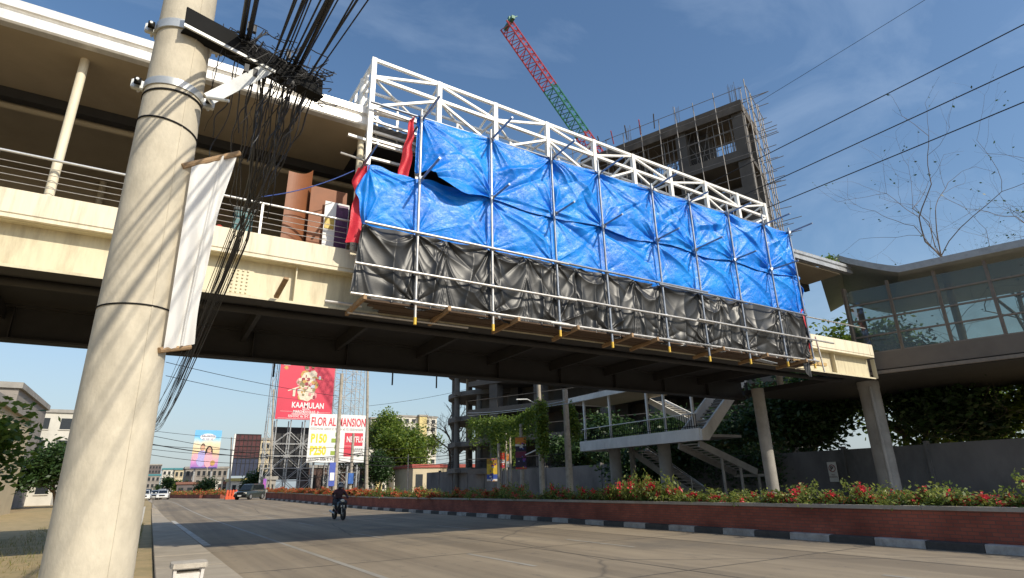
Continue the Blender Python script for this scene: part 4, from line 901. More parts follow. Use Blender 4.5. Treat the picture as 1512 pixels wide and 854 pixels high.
MB().tube([T0-[0.05, 0, 0.01], T1+[0.01, -0.01, 0.0]], 0.018, 8).build('stick', M_TIMBER, bn, smooth=True); MB().tube([B0_-[0.02, 0, 0.0], B1_+[-0.02, 0, -0.02]], 0.016, 8).build('stick', M_TIMBER, bn, smooth=True)

# ------------------------------------------------------------------ cables
def catenary(a, b, sag, n=24, wig=0.0, seed=0):
    a = np.array(a, float); b = np.array(b, float); t = np.linspace(0, 1, n)[:, None]; p = a*(1-t)+b*t; p[:, 2] -= sag*4*(t[:, 0])*(1-t[:, 0])
    if wig:
        r = np.random.default_rng(seed); k = np.sin(np.pi*t)
        p += wig*k*(np.sin(t*r.uniform(4, 11)+r.uniform(0, 6, 3))+0.35*np.sin(t*r.uniform(11, 20)+r.uniform(0, 6, 3)))
    return p
def cable(pts, r, label, group, m=M_CABLE, n=6, name='overhead_cable'):
    pts = np.asarray(pts, float); org = pts[0]
    o = MB().tube([tuple(p) for p in pts], r, n).build(name, m, None, org=org, smooth=True); return tag(o, label, 'cable', group)
rc = random.Random(5)
ends = []
G = atY(350, 352, 8.0); FAR = np.array([-0.75, 44.0, 5.6])
for k in range(24):                                       # along the street, gathered into a bundle
    u = 0.42+0.56*k/23; a = AR0*(1-u)+AR1*u+np.array([0, 0.03, 0.055]); g_ = G+np.array([rc.gauss(0, 0.07), rc.gauss(0, 0.35), rc.gauss(0, 0.09)])
    mid = a*0.72+g_*0.28+np.array([rc.gauss(0, 0.03), 0, -0.10-0.12*rc.random()])
    b1 = catenary(a, mid, 0.02, 16, 0.015, k)[:-1]; b2 = catenary(mid, g_, 0.05, 18, 0.02, k+50)[:-1]; b3 = catenary(g_, FAR+np.array([rc.gauss(0, 0.2), 0, rc.gauss(0, 0.25)]), 0.8+0.4*rc.random(), 22)
    cable(np.concatenate([b1, b2, b3]), rc.choice((0.004, 0.005, 0.006, 0.008)), 'black cable running from the pole bracket down the street in the tangled bundle', 'cables from the bracket down the street')
for k in range(17):                                       # over the photographer's head to the next pole
    u = (0.34, 0.40, 0.60, 0.64, 0.68, 0.74, 0.80, 0.88, 0.93)[k % 9]+rc.gauss(0, 0.012); a = AR0*(1-u)+AR1*u+np.array([0, 0.02, 0.06]); e = np.array([-4.0+9.2*u+rc.gauss(0, 0.35), -26, 6.8+rc.gauss(0, 0.5)])
    cable(catenary(a, e, 0.5+0.3*rc.random(), 30, 0.10, k), rc.choice((0.005, 0.006, 0.008)) if k % 5 else 0.014, 'black cable rising from the pole bracket over the street to the upper right', 'cables from the bracket overhead')
tg = MB()
for k in range(44):                                       # slack loops wound round the bracket
    u = rc.uniform(0.3, 1.0); c = AR0*(1-u)+AR1*u+np.array([rc.gauss(0, 0.03), rc.gauss(0, 0.05), rc.gauss(0.02, 0.07)]); rad = rc.uniform(0.03, 0.13); th0 = rc.uniform(0, 6.28); ax = rc.uniform(0.3, 1); pts = []
    for j in range(18):
        th = th0+j/17*rc.uniform(3.5, 6.5); pts.append((c[0]+rad*math.cos(th)+0.03*math.sin(th*2.3), c[1]+0.4*rad*math.sin(th*0.7), c[2]+rad*ax*math.sin(th)+0.02*math.cos(3*th)))
    tg.tube(pts, rc.choice((0.0022, 0.003, 0.004)), 5)
for k in range(20):                                       # strands dangling below it
    u = rc.uniform(0.5, 1.0) if k % 4 else rc.uniform(0.25, 0.5); a = AR0*(1-u)+AR1*u+np.array([0, 0, -0.05]); L_ = rc.uniform(0.25, 0.9); b = a+np.array([rc.gauss(-0.10, 0.08), rc.uniform(0.1, 0.7), -L_])
    tg.tube([tuple(q) for q in catenary(a, b, rc.uniform(-0.05, 0.12), 30, 0.03, 200+k)], rc.choice((0.002, 0.003, 0.004)), 5)
for k in range(7):
    u = rc.uniform(0.35, 0.95); c = AR0*(1-u)+AR1*u+np.array([0, 0.0, rc.choice((0.12, 0.18, -0.1, -0.16))]); tg.box(c[0]-0.014, c[0]+0.014, c[1]-0.014, c[1]+0.014, c[2]-0.03, c[2]+0.03)
tag(tg.build('cable_tangle', M_CABLE, None, org=AR1), 'tangle of slack black wires and clips round the pole bracket', 'wires', kind='stuff')
# power lines on the far side of the street
for (za, zb, r_) in ((16.75, 17.55, 0.022), (15.2, 15.95, 0.022), (13.95, 14.85, 0.022), (19.9, 20.4, 0.010)):
    p = []
    for yv in np.linspace(-45, 66, 40): p.append((24.0, yv, za+(zb-za)*(yv-8.6)/7.0*0.35+0.00045*(yv-11)**2-0.15))
    lab = {16.75: 'highest of the three thick power lines in the sky on the right', 15.2: 'middle of the three thick power lines in the sky on the right', 13.95: 'lowest of the three thick power lines in the sky on the right', 19.9: 'thin single wire crossing the sky on the upper right'}[za]
    cable(p, r_, lab, 'power lines beyond the bridge', name='power_line')
cable(catenary(atY(383, 291, 13.0), atY(523, 252, 12.6), 0.12, 16), 0.012, 'blue rope strung from the bridge railing to the scaffold', None, mat('blue_rope', (0.05, 0.10, 0.35), 0.7), name='rope')

# ------------------------------------------------------------------ concrete bin on the pavement
bi = thing('concrete_bin', 'white painted concrete bin with a chipped slab lid on the pavement', 'litter bin', (0.56, 9.0, 0.09))
M_BIN = mat('white_bin_paint', (0.66, 0.62, 0.58), 0.85, var=0.12, scale=6, stain=0.5, stain_c=(0.35, 0.27, 0.20), bump=0.3)
M_BINL = mat('bin_lid_concrete', (0.46, 0.41, 0.34), 0.9, var=0.25, scale=7, stain=0.5, bump=0.5)
def frustum(cx, cy, w0, z0, w1, z1): 
    return [(cx-w0, cy-w0, z0), (cx+w0, cy-w0, z0), (cx+w0, cy+w0, z0), (cx-w0, cy+w0, z0), (cx-w1, cy-w1, z1), (cx+w1, cy-w1, z1), (cx+w1, cy+w1, z1), (cx-w1, cy+w1, z1)], [(0,3,2,1),(4,5,6,7),(0,1,5,4),(1,2,6,5),(2,3,7,6),(3,0,4,7)]
MB().add(*frustum(0.56, 9.0, 0.125, 0.09, 0.15, 0.54)).build('body', M_BIN, bi, bevel=0.008)
for sx in (-1, 1):
    for sy in (-1, 1): MB().bar((0.56+sx*0.125, 9.0+sy*0.125, 0.09), (0.56+sx*0.155, 9.0+sy*0.155, 0.60), 0.035, 0.035).build('corner_rib', M_BIN, bi)
MB().box(0.56-0.13, 0.56+0.13, 8.87, 9.13, 0.542, 0.555).build('rim', M_BINL, bi)
lid = MB(); n = 26; top = []; bot = []
for k in range(n):
    a = 2*math.pi*(k+0.5)/n; m_ = max(abs(math.cos(a)), abs(math.sin(a))); r_ = 0.212/m_*(1-0.02*rc.random()); top.append((0.56+r_*math.cos(a)*0.97, 9.0+r_*math.sin(a)*0.97, 0.652+0.006*rc.random())); bot.append((0.56+r_*math.cos(a), 9.0+r_*math.sin(a), 0.602))
lid.add(bot+top+[(0.56, 9.0, 0.665)], [tuple(range(n))[::-1]]+[(k, (k+1) % n, n+(k+1) % n, n+k) for k in range(n)]+[(n+k, n+(k+1) % n, 2*n) for k in range(n)]); lid.build('lid', M_BINL, bi)

# ------------------------------------------------------------------ tower under construction (behind, right)
M_BC = mat('raw_concrete', (0.085, 0.079, 0.073), 0.9, var=0.25, scale=0.5, stain=0.6, stain_c=(0.10, 0.09, 0.08), bump=0.2, bscale=6)
M_BD = mat('formwork', (0.10, 0.085, 0.07), 0.85, var=0.4, scale=0.8)
M_SCF = mat('site_scaffold_tube', (0.24, 0.22, 0.20), 0.5, 0.3, var=0.3, scale=2)
O = np.array([43.0, 28.0]); U_ = np.array([-0.39, 0.92]); U_ /= np.linalg.norm(U_); W_ = np.array([0.92, 0.39]); W_ /= np.linalg.norm(W_)
bd = thing('unfinished_tower', 'unfinished concrete building wrapped in scaffold poles rising behind the bridge', 'building', (45, 36, 0))
def bp_(t, w): return O+U_*t+W_*w
def bslab(mb, t0, t1, w0, w1, z0, z1): return mb.prism([tuple(bp_(t0, w0)), tuple(bp_(t1, w0)), tuple(bp_(t1, w1)), tuple(bp_(t0, w1))], 'z', z0, z1)
FL = [3.2, 6.4, 9.6, 12.8, 17.0, 21.5, 25.9, 30.2, 36.0]; TL, WD = 34.0, 5.4
for k, z in enumerate(FL):
    top = k == len(FL)-1
    bslab(MB(), 0, TL if k < 4 else 17.5, 0, WD, z-0.55 if not top else z-1.1, z).build('floor_slab', M_BC if not top else M_BD, bd)
    if k >= 5 and not top: bslab(MB(), 0.1, 17.4, 0.06, 0.10, z+0.01, z+0.0101+(1.0 if k != 7 else 0.55)).build('edge_wall', M_BC, bd)
    if top: bslab(MB(), -0.05, 17.5, -0.15, -0.05, z-1.3, z-0.2).build('form_panel', M_BD, bd)
zs = [0]+FL
for k in range(len(FL)):
    for t in (0.6, 6.2, 11.7, 16.8, 24.5, 30.5):
        if k >= 4 and t > 17: continue
        for w in (0.7, WD-0.7):
            cw = 0.55 if k < 8 else 0.5; bslab(MB(), t-cw, t+cw, w-cw, w+cw, zs[k]+0.02, zs[k+1]-(0.56 if k < 8 else 1.11)).build('column', M_BC, bd)
bslab(MB(), 4.0, 7.0, 2.2, 4.6, 25.92, 34.8).build('core_wall', M_BC, bd)
bslab(MB(), 0.0, 3.4, 5.0, 5.15, 21.5, 29.6).build('infill_wall', M_BC, bd); bslab(MB(), 8.0, 17.3, 5.0, 5.15, 17.0, 29.6).build('infill_wall', M_BC, bd)
bslab(MB(), 0, 33, 5.0, 5.15, 0, 16.4).build('infill_wall', M_BD, bd)
def b3(t, w, z): q = bp_(t, w); return (q[0], q[1], z)
rb = random.Random(9)
sh = MB()                                                     # shoring props under the fresh top slab
for i in range(40):
    for w in (0.4, 1.4, 2.4, 3.4, 4.2, 5.1):
        t = 0.4+i*0.42+rb.uniform(-.15, .15)
        if rb.random() < 0.45: sh.tube([b3(t, w, 30.25), b3(t+rb.uniform(-.1, .1), w, 34.9)], 0.035, 5, False)
for z in (31.6, 33.2):
    for w in (0.4, 2.4, 4.6): sh.tube([b3(0.3, w, z), b3(17.3, w, z)], 0.03, 5, False)
for i in range(40):
    t = rb.uniform(2, 15); sh.tube([b3(t, rb.uniform(0.3, 5.0), 30.3), b3(t+rb.uniform(-2.2, 2.2), rb.uniform(.3, 5.0), 34.8)], 0.025, 5, False)
tag(sh.build('shoring', M_SCF, bd), kind='stuff')
for i in range(10):                                            # facade scaffold
    t = 0.0+2.0*i+rb.uniform(-.15, .15); tp = 36.9+rb.uniform(-.3, 0.9)
    MB().tube([b3(t, -0.7+rb.uniform(-.1, .1), 24.0 if i % 3 else 18), b3(t+rb.uniform(-.2, .2), -0.7, tp)], 0.045, 6).build('scaffold_pole', M_SCF, bd)
for z in (27.5, 29.6, 31.4, 32.6, 33.8, 35.0, 36.7): 
    MB().tube([b3(-0.5, -0.75, z), b3(14, -0.75, z+rb.uniform(-.1, .1))], 0.03, 5).build('scaffold_rail', M_SCF, bd); MB().tube([b3(13.5, -0.72, z), b3(18.5, -0.72, z+rb.uniform(-.1, .1))], 0.03, 5).build('scaffold_rail', M_SCF, bd)
for i in range(6):
    w = -0.6+1.25*i; MB().tube([b3(-0.75, w, 10+rb.uniform(-2, 2)), b3(-0.75+rb.uniform(-.15, .15), w, 36.8+rb.uniform(-.6, 0.9))], 0.05, 6).build('scaffold_pole', M_SCF, bd)
for z in np.arange(12, 38, 1.9): MB().tube([b3(-0.8, -0.8, z), b3(-0.8, WD+0.8, z)], 0.035, 5).build('scaffold_rail', M_SCF, bd)
for i in range(24): 
    z = 22+0.66*i+rb.uniform(-.2, .2); w = rb.uniform(-0.5, WD); MB().tube([b3(0.2, w, z), b3(-1.7-rb.uniform(0, 1.0), w+rb.uniform(-.3, .3), z+rb.uniform(-.05, .1))], 0.035, 5).build('scaffold_tie', M_SCF, bd)
for i in range(6): MB().tube([b3(8+1.6*i, -1.7, 36.9), b3(9+1.6*i, 1.0, 37.0+rb.uniform(-.1, .1))], 0.06, 5).build('outrigger', M_RED if i % 2 else M_BD, bd)
rbm = MB()
for i in range(70): 
    t = rb.choice((0.6, 6.2, 11.7, 16.6))+rb.uniform(-.45, .45); w = rb.choice((0.7, 4.7))+rb.uniform(-.45, .45); rbm.tube([b3(t, w, 36.0), b3(t+rb.uniform(-.1, .1), w, 37.6+rb.random())], 0.018, 4, False)
tag(rbm.build('rebar', M_BD, bd), kind='stuff')
for k, z in enumerate(FL[:4]): MB().tube([b3(0, -0.02, z+1.0), b3(TL, -0.02, z+1.0)], 0.05, 6).build('guard_rail', M_BD, bd)
# round corner tower
rd = thing('round_ramp_tower', 'dark round concrete tower with curved floor slabs seen below the bridge', 'building', (36.2, 65, 0))
RC = (36.2, 64.5)
M_RC = mat('dark_raw_concrete', (0.13, 0.125, 0.115), 0.9, var=0.25, scale=0.7, stain=0.6, stain_c=(0.07, 0.065, 0.06), bump=0.2, bscale=6)
for k in range(6):
    z = 3.0+2.95*k; n = 40; ro, ri = 6.0, 2.6; vs = []
    for (r_, zz) in ((ro, z-0.12), (ro, z+0.42), (ri, z+0.42), (ri, z-0.12)):
        for j in range(n): a = 2*math.pi*j/n; vs.append((RC[0]+r_*math.cos(a), RC[1]+r_*math.sin(a), zz+0.0))
    MB().add(vs, [(q*n+j, q*n+(j+1) % n, ((q+1) % 4)*n+(j+1) % n, ((q+1) % 4)*n+j) for q in range(4) for j in range(n)]).build('ring_slab', M_RC, rd, smooth=True)
    a = R(195); MB().bar((RC[0]+5.8*math.cos(a), RC[1]+5.8*math.sin(a), z+0.1), (RC[0]+6.9*math.cos(a), RC[1]+6.9*math.sin(a), z+0.1), 0.5, 0.45).build('stub_beam', M_RC, rd)
for j in range(9): a = 2*math.pi*j/9+0.35; MB().lathe([(0.34, 0), (0.34, 17.7)], RC[0]+5.4*math.cos(a), RC[1]+5.4*math.sin(a), 10).build('column', M_RC, rd)
MB().lathe([(2.58, 0), (2.58, 19)], RC[0], RC[1], 26).build('core', M_RC, rd, smooth=True)

# ------------------------------------------------------------------ tower crane
ck = thing('tower_crane', 'tower crane with raised red and green lattice jib against the sky', 'crane', (54, 52.0, 0))
M_CG = mat('green_crane_paint', (0.02, 0.16, 0.09), 0.5, var=0.2); M_CR = mat('red_crane_paint', (0.38, 0.04, 0.055), 0.5, var=0.2)
TIP = np.array([33.0, 54.0, 62.0]); FOOT = np.array([52.5, 52.4, 37.2])
ax = (FOOT-TIP)/np.linalg.norm(FOOT-TIP); LJ = np.linalg.norm(FOOT-TIP); sdx = np.cross(ax, [0, 0, 1]); sdx /= np.linalg.norm(sdx); nup = np.cross(sdx, ax); nup *= np.sign(nup[2])
NB = 24; w = 0.95
def jp(i, c): p = TIP+ax*(LJ*i/NB); return tuple(p+sdx*w*(c[0])+nup*w*1.1*c[1])
cn = [(-1, -0.8), (1, -0.8), (0, 1.0)]
for (i0, i1, m) in ((0, 8, M_CR), (8, 14, M_CG), (14, NB, M_CR)):
    sec = MB()
    for c in cn: sec.tube([jp(i0, c), jp(i1, c)], 0.115, 6)
    s_ = sec.build('jib_chords', m, ck)
    for i in range(i0, i1):
        lc = MB()
        for a, b in ((0, 1), (1, 2), (2, 0)):
            lc.tube([jp(i, cn[a]), jp(i+0.5, cn[b])], 0.065, 5, False); lc.tube([jp(i+0.5, cn[b]), jp(i+1, cn[a])], 0.065, 5, False)
        lc.build('lattice_bay', m, s_)
hd = MB(); hd.bar(tuple(TIP-sdx*1.3+nup*0.3), tuple(TIP+sdx*1.3+nup*0.3), 0.5, 0.5); hd.bar(tuple(TIP+nup*0.3), tuple(TIP-ax*0.8+nup*1.0), 0.4, 0.4); hd.bar(tuple(TIP-ax*0.5+nup*0.2), tuple(TIP-ax*0.6+nup*2.4), 0.1, 0.1)
hd.build('jib_head', M_CG, ck)
MB().tube([tuple(TIP+nup*1.2+ax*20), tuple(FOOT+nup*6.0-ax*1)], 0.04, 5).build('pendant_rope', M_BLACK, ck); MB().tube([tuple(TIP-nup*0.9+ax*13), tuple(FOOT-nup*3.2)], 0.03, 5).build('hoist_rope', M_BLACK, ck)
MB().box(51.5, 56.0, 51.2, 53.4, 36.0, 37.0).build('slewing_platform', M_CG, ck); MB().box(52.0, 53.5, 50.0, 51.2, 37.0, 39.2).build('cab', mat('crane_cab', (0.5, 0.5, 0.48), 0.5), ck)
for (sx, sy) in ((0, 0), (2, 0), (0, 2), (2, 2)): MB().box(52.9+sx*0.9-0.1, 52.9+sx*0.9+0.1, 51.3+sy*0.9-0.1, 51.3+sy*0.9+0.1, 0, 36).build('mast_leg', M_CG, ck)
for z in np.arange(0, 36, 2.0):
    lc = MB(); 
    for (a, b) in (((52.9, 51.3), (54.7, 51.3)), ((54.7, 51.3), (54.7, 53.1)), ((54.7, 53.1), (52.9, 53.1)), ((52.9, 53.1), (52.9, 51.3))): lc.bar((a[0], a[1], z), (b[0], b[1], z+2.0), 0.1)
    lc.build('mast_bracing', M_CG, ck)

# ------------------------------------------------------------------ billboards
def frame_face(label, name='billboard', cat='billboard', loc=(0, 0, 0)): return thing(name, label, cat, loc)
M_POST = mat('billboard_post', (0.50, 0.50, 0.49), 0.5, 0.4, var=0.2, stain=0.4)
def strokes(par, x0, x1, y, z, h, m):
    """a line of print too small to read: a row of letter-sized marks in one mesh"""
    mb = MB(); x = x0; q = random.Random(int(abs(x0*100)+abs(z*10)))
    while x < x1:
        w_ = h*q.uniform(0.35, 0.6); k = q.random()
        if k < 0.12: x += h*0.4; continue
        mb.box(x, x+w_*0.3, y-0.008, y+0.012, z, z+h)
        if k < 0.5: mb.box(x+w_*0.3, x+w_, y-0.008, y+0.012, z+h*0.4, z+h*0.62)
        else: mb.box(x+w_*0.3, x+w_, y-0.008, y+0.012, z+h*0.78, z+h)
        if k > 0.35: mb.box(x+w_*0.7, x+w_, y-0.0085, y+0.0125, z, z+h*0.39)
        x += w_+h*0.16
    return mb.build('print_line', m, par)
# red festival billboard
Yb = 100.0; a = atY(406, 619, Yb); b = atY(489, 621, Yb); XA, XB, ZB0 = a[0], b[0], 0.5*(a[2]+b[2]); ZT0 = atY(413, 534, Yb)[2]+1.6
b1 = frame_face('tall red billboard with white lettering on steel lattice posts', loc=(XA, Yb, 0.4))
MB().box(XA, XB, Yb, Yb+0.25, ZB0, ZT0).build('face', mat('red_billboard_print', (0.62, 0.035, 0.075), 0.45, var=0.08, scale=0.5), b1)
fy = Yb-0.02
WB = XB-XA; HB = ZT0-ZB0
def fx(u): return XA+WB*u
def fz(v): return ZB0+HB*v            # v up
hv = (ZT0-1.6-ZB0)/HB                 # share of the face seen under the bridge
text_mesh('lettering', 'KAAMULAN', 1.30, (fx(0.26), fy, fz(0.205*hv)), M_WHITEPLAIN, b1, sx=0.74, bold=0.03)
strokes(b1, fx(0.46), fx(0.58), fy, fz(0.165*hv), 0.34, M_WHITEPLAIN)
text_mesh('lettering', 'MARCH', 0.62, (fx(0.30), fy, fz(0.115*hv)), M_WHITEPLAIN, b1, sx=0.75, bold=0.01); strokes(b1, fx(0.48), fx(0.76), fy, fz(0.115*hv), 0.42, M_WHITEPLAIN)
strokes(b1, fx(0.28), fx(0.72), fy, fz(0.08*hv), 0.30, M_WHITEPLAIN)
strokes(b1, fx(0.22), fx(0.80), fy, fz(0.035*hv), 0.38, M_WHITEPLAIN)
MB().box(fx(0.07), fx(0.97), fy-0.005, fy+0.012, fz(0.135*hv), fz(0.138*hv)).build('rule', M_WHITEPLAIN, b1); MB().box(fx(0.04), fx(0.97), fy-0.005, fy+0.012, fz(0.014*hv), fz(0.018*hv)).build('rule', M_WHITEPLAIN, b1)
MB().box(fx(0.05), fx(0.17), fy-0.005, fy+0.012, fz(0.945*hv), fz(0.985*hv)).build('logo_patch', M_WHITEPLAIN, b1)
rr = random.Random(4)
def disc(u, v, r_, m, name='picture_shape', dy=0.0, sx=1.0, n=14, jag=0.0):
    poly = []
    for k in range(n): t = 2*math.pi*k/n; q = r_*(1+jag*(1 if k % 2 else -1)); poly.append((fx(u)+sx*q*math.cos(t), fz(v)+q*math.sin(t)))
    return MB().prism(poly, 'y', fy-0.01-dy, fy+0.012-dy).build(name, m, b1)
PC = [mat('print_'+nm, c_, 0.6, var=0.3, scale=2.5) for nm, c_ in (('ivory', (0.72, 0.62, 0.48)), ('ochre', (0.55, 0.33, 0.10)), ('maroon', (0.28, 0.03, 0.05)), ('olive', (0.25, 0.22, 0.10)), ('rose', (0.68, 0.30, 0.30)), ('sky', (0.45, 0.50, 0.58)))]
disc(0.10, 0.90*hv, 0.33, PC[1], jag=0.25)
# an abstract cluster of costumed figures: headdress arcs, drapes, faces
for (u, v, r_, ci, sx) in ((0.52, 0.74, 1.05, 0, 1.1), (0.46, 0.79, 0.8, 1, 1.0), (0.60, 0.80, 0.8, 0, 0.8), (0.52, 0.62, 1.25, 3, 1.1), (0.38, 0.66, 0.7, 4, 1.0), (0.63, 0.62, 0.75, 1, 0.9), (0.50, 0.47, 1.35, 0, 1.0), (0.50, 0.46, 1.05, 2, 1.0), (0.50, 0.44, 0.8, 0, 1.0), (0.63, 0.43, 0.7, 4, 0.8), (0.40, 0.40, 0.55, 1, 0.8)):
    disc(u, v*hv, r_, PC[ci], dy=0.01+0.003*rr.random()+0.004*len([1]), sx=sx, jag=0.05)
for k in range(46):
    disc(0.52+rr.gauss(0, 0.085), (0.60+rr.gauss(0, 0.13))*hv, rr.uniform(0.12, 0.34), PC[rr.randrange(6)], dy=0.03+0.0012*k, sx=rr.uniform(0.5, 1.3), n=8, jag=0.12)
MB().prism([(fx(0.17), fz(0.50*hv)), (fx(0.40), fz(0.60*hv)), (fx(0.40), fz(0.57*hv)), (fx(0.17), fz(0.485*hv))], 'y', fy-0.03, fy+0.012).build('picture_shape', PC[0], b1)
MB().prism([(fx(0.26), fz(0.40*hv)), (fx(0.30), fz(0.40*hv)), (fx(0.31), fz(0.545*hv)), (fx(0.26), fz(0.53*hv))], 'y', fy-0.04, fy+0.012).build('picture_shape', PC[0], b1)
MB().prism([(fx(0.62), fz(0.78*hv)), (fx(0.78), fz(0.735*hv)), (fx(0.78), fz(0.72*hv)), (fx(0.62), fz(0.745*hv))], 'y', fy-0.03, fy+0.012).build('picture_shape', PC[1], b1)
def lattice(par, xs, y0, y1, z0, z1, step, r=0.07, m=M_POST, name='lattice_post'):
    for x in xs:
        for yy in (y0, y1): MB().tube([(x, yy, z0), (x, yy, z1)], r*1.4, 6).build(name, m, par)
    k = 0; z = z0+0.5
    while z+step <= z1+0.01:
        lc = MB()
        for i in range(len(xs)-1):
            for yy in (y0, y1):
                lc.tube([(xs[i], yy, z), (xs[i+1], yy, z)], r*0.8, 5, False)
                lc.tube([(xs[i], yy, z), (xs[i+1], yy, z+step)] if (i+k) % 2 else [(xs[i+1], yy, z), (xs[i], yy, z+step)], r*0.7, 5, False)
        for x in xs: lc.tube([(x, y0, z), (x, y1, z+step)], r*0.6, 5, False)
        lc.build('lattice_bracing', m, par); z += step; k += 1
lattice(b1, [XA-0.9, XA+0.4, XA+2.6, XA+4.8, XA+6.8], Yb+0.5, Yb+2.6, 0.4, ZB0-0.05, 1.9)
lattice(b1, [XA-0.9, XA-0.1], Yb+0.5, Yb+2.6, ZB0, ZT0+1, 1.7, 0.04)
MB().box(XA+0.2, XA+6.6, Yb+2.75, Yb+2.85, 3.0, ZB0-1.0).build('backing_panel', mat('dark_backing', (0.035, 0.035, 0.037), 0.8, var=0.3), b1)
lt = thing('lattice_tower', 'grey steel lattice tower behind the white billboard', 'lattice tower', (XB+3, Yb+3, 0.4))
lattice(lt, [XB+0.35, XB+2.2, XB+4.1, XB+5.6], Yb+1.0, Yb+3.6, 0.4, ZT0+1.5, 1.55, 0.055)
# white hotel billboard
Yb2 = 92.0; a = atY(452, 683, Yb2); b = atY(541, 614, Yb2); X2, X3, Z2, Z3 = a[0], b[0], a[2], b[2]
b2 = frame_face('white billboard with red and yellow lettering in front of the red one', loc=(X2, Yb2, 0.4))
MB().box(X2, X3, Yb2, Yb2+0.2, Z2, Z3).build('face', mat('white_billboard_print', (0.78, 0.77, 0.74), 0.5, var=0.05), b2)
W2, H2 = X3-X2, Z3-Z2; y2 = Yb2-0.015
M_PR = mat('print_red', (0.62, 0.04, 0.07), 0.5, var=0.1); M_PY = mat('print_yellow', (0.80, 0.62, 0.03), 0.5, var=0.1); M_PGn = mat('print_green', (0.30, 0.40, 0.05), 0.5, var=0.1); M_PK = mat('print_dark', (0.06, 0.05, 0.06), 0.5, var=0.2)
text_mesh('lettering', 'FLOR AL MANSION', 1.75, (X2+0.2, y2, Z3-1.75), M_PR, b2, sx=0.56, bold=0.035)
strokes(b2, X2+0.2, X3-0.4, y2, Z3-2.4, 0.32, mat('print_grey', (0.32, 0.31, 0.31), 0.5))
text_mesh('lettering', 'P150', 1.75, (X2+0.35, y2, Z3-4.25), M_PY, b2, sx=0.68, bold=0.07); text_mesh('lettering', 'P250', 1.75, (X2+0.35, y2, Z3-6.05), M_PY, b2, sx=0.68, bold=0.07)

for dz in (0, 1.85):
    MB().box(X2+4.0, X2+4.35, y2-0.01, y2+0.012, Z3-3.35-dz, Z3-2.75-dz).build('print_panel', M_PGn, b2); MB().box(X2+3.45, X2+4.75, y2-0.01, y2+0.012, Z3-4.25-dz, Z3-3.65-dz).build('print_panel', M_PGn, b2)
strokes(b2, X2+0.3, X2+4.9, y2, Z2+0.25, 0.42, M_PK)
MB().box(X2+5.45, X3-0.35, y2-0.005, y2+0.012, Z3-4.7, Z3-2.75).build('print_panel', M_PR, b2); text_mesh('lettering', 'NETFLIX', 1.25, (X2+5.75, y2-0.02, Z3-4.15), M_WHITEPLAIN, b2, sx=0.62, bold=0.025)
MB().box(X2+5.45, X2+6.6, y2-0.005, y2+0.012, Z3-6.3, Z3-4.75).build('print_panel', M_PR, b2); strokes(b2, X2+6.8, X2+8.4, y2, Z3-5.6, 0.5, M_PK); strokes(b2, X2+6.9, X2+8.4, y2, Z3-6.25, 0.4, M_PK)
for x in (X2+1.2, X2+3.6, X2+6.4, X3-0.8): MB().tube([(x, Yb2+0.7, 0.4), (x, Yb2+0.7, Z3-0.4)], 0.14, 8).build('post', M_POST, b2)
for z in (Z2+0.8, Z3-1.0): MB().box(X2+0.2, X3-0.2, Yb2+0.22, Yb2+0.5, z, z+0.2).build('rail', M_POST, b2)
# couple billboard
Yc = 150.0; a = atY(281, 692, Yc); b = atY(329, 636, Yc); X4, X5, Z4, Z5 = a[0]-0.1, b[0]-0.1, a[2], b[2]
b3_ = frame_face('colourful billboard showing a man and a woman above a concrete building', loc=(X4, Yc, 0.4)); W4, H4 = X5-X4, Z5-Z4
def cm():
    m = bpy.data.materials.new('pastel_print'); m.use_nodes = True; n = m.node_tree.nodes; L = m.node_tree.links; bb = n['Principled BSDF']; bb.inputs['Roughness'].default_value = 0.5
    t = n.new('ShaderNodeTexCoord'); sp = n.new('ShaderNodeSeparateXYZ'); L.new(t.outputs['Generated'], sp.inputs[0]); rp = n.new('ShaderNodeValToRGB'); e = rp.color_ramp.elements
    nz = n.new('ShaderNodeTexNoise'); nz.inputs['Scale'].default_value = 2.5; L.new(t.outputs['Generated'], nz.inputs['Vector']); ad = n.new('ShaderNodeMath'); ad.operation = 'MULTIPLY_ADD'; ad.inputs[1].default_value = 0.35; L.new(nz.outputs[0], ad.inputs[0]); L.new(sp.outputs[2], ad.inputs[2]); L.new(ad.outputs[0], rp.inputs[0])
    e[0].position = 0.15; e[0].color = (0.25, 0.12, 0.45, 1); e[1].position = 1.2; e[1].color = (0.15, 0.45, 0.75, 1)
    for p_, c_ in ((0.35, (0.62, 0.28, 0.55, 1)), (0.6, (0.75, 0.55, 0.30, 1)), (0.8, (0.75, 0.68, 0.50, 1)), (0.95, (0.30, 0.60, 0.80, 1))): k = e.new(p_); k.color = c_
    L.new(rp.outputs[0], bb.inputs['Base Color']); return m
MB().box(X4, X5, Yc, Yc+0.3, Z4, Z5).build('face', cm(), b3_)
yc = Yc-0.02
def shp(poly, m, dy=0.0): MB().prism([(X4+W4*u, Z4+H4*v) for u, v in poly], 'y', yc-0.01-dy, yc+0.01-dy).build('picture_shape', m, b3_)
def ell(u, v, ru, rv, n=14): return [(u+ru*math.cos(2*math.pi*k/n), v+rv*math.sin(2*math.pi*k/n)) for k in range(n)]
M_SK = mat('print_skin', (0.62, 0.36, 0.24), 0.6, var=0.05); M_HR = mat('print_hair', (0.03, 0.015, 0.012), 0.6, var=0.1); M_LAV = mat('print_lavender', (0.45, 0.40, 0.72), 0.6); M_PNK = mat('print_pink', (0.78, 0.40, 0.48), 0.6); M_NAV = mat('print_navy', (0.03, 0.04, 0.18), 0.6)
shp(ell(0.36, 0.26, 0.19, 0.22), M_LAV, 0.0); shp(ell(0.36, 0.55, 0.085, 0.10), M_HR, 0.02); shp(ell(0.36, 0.535, 0.075, 0.08), M_SK, 0.04)
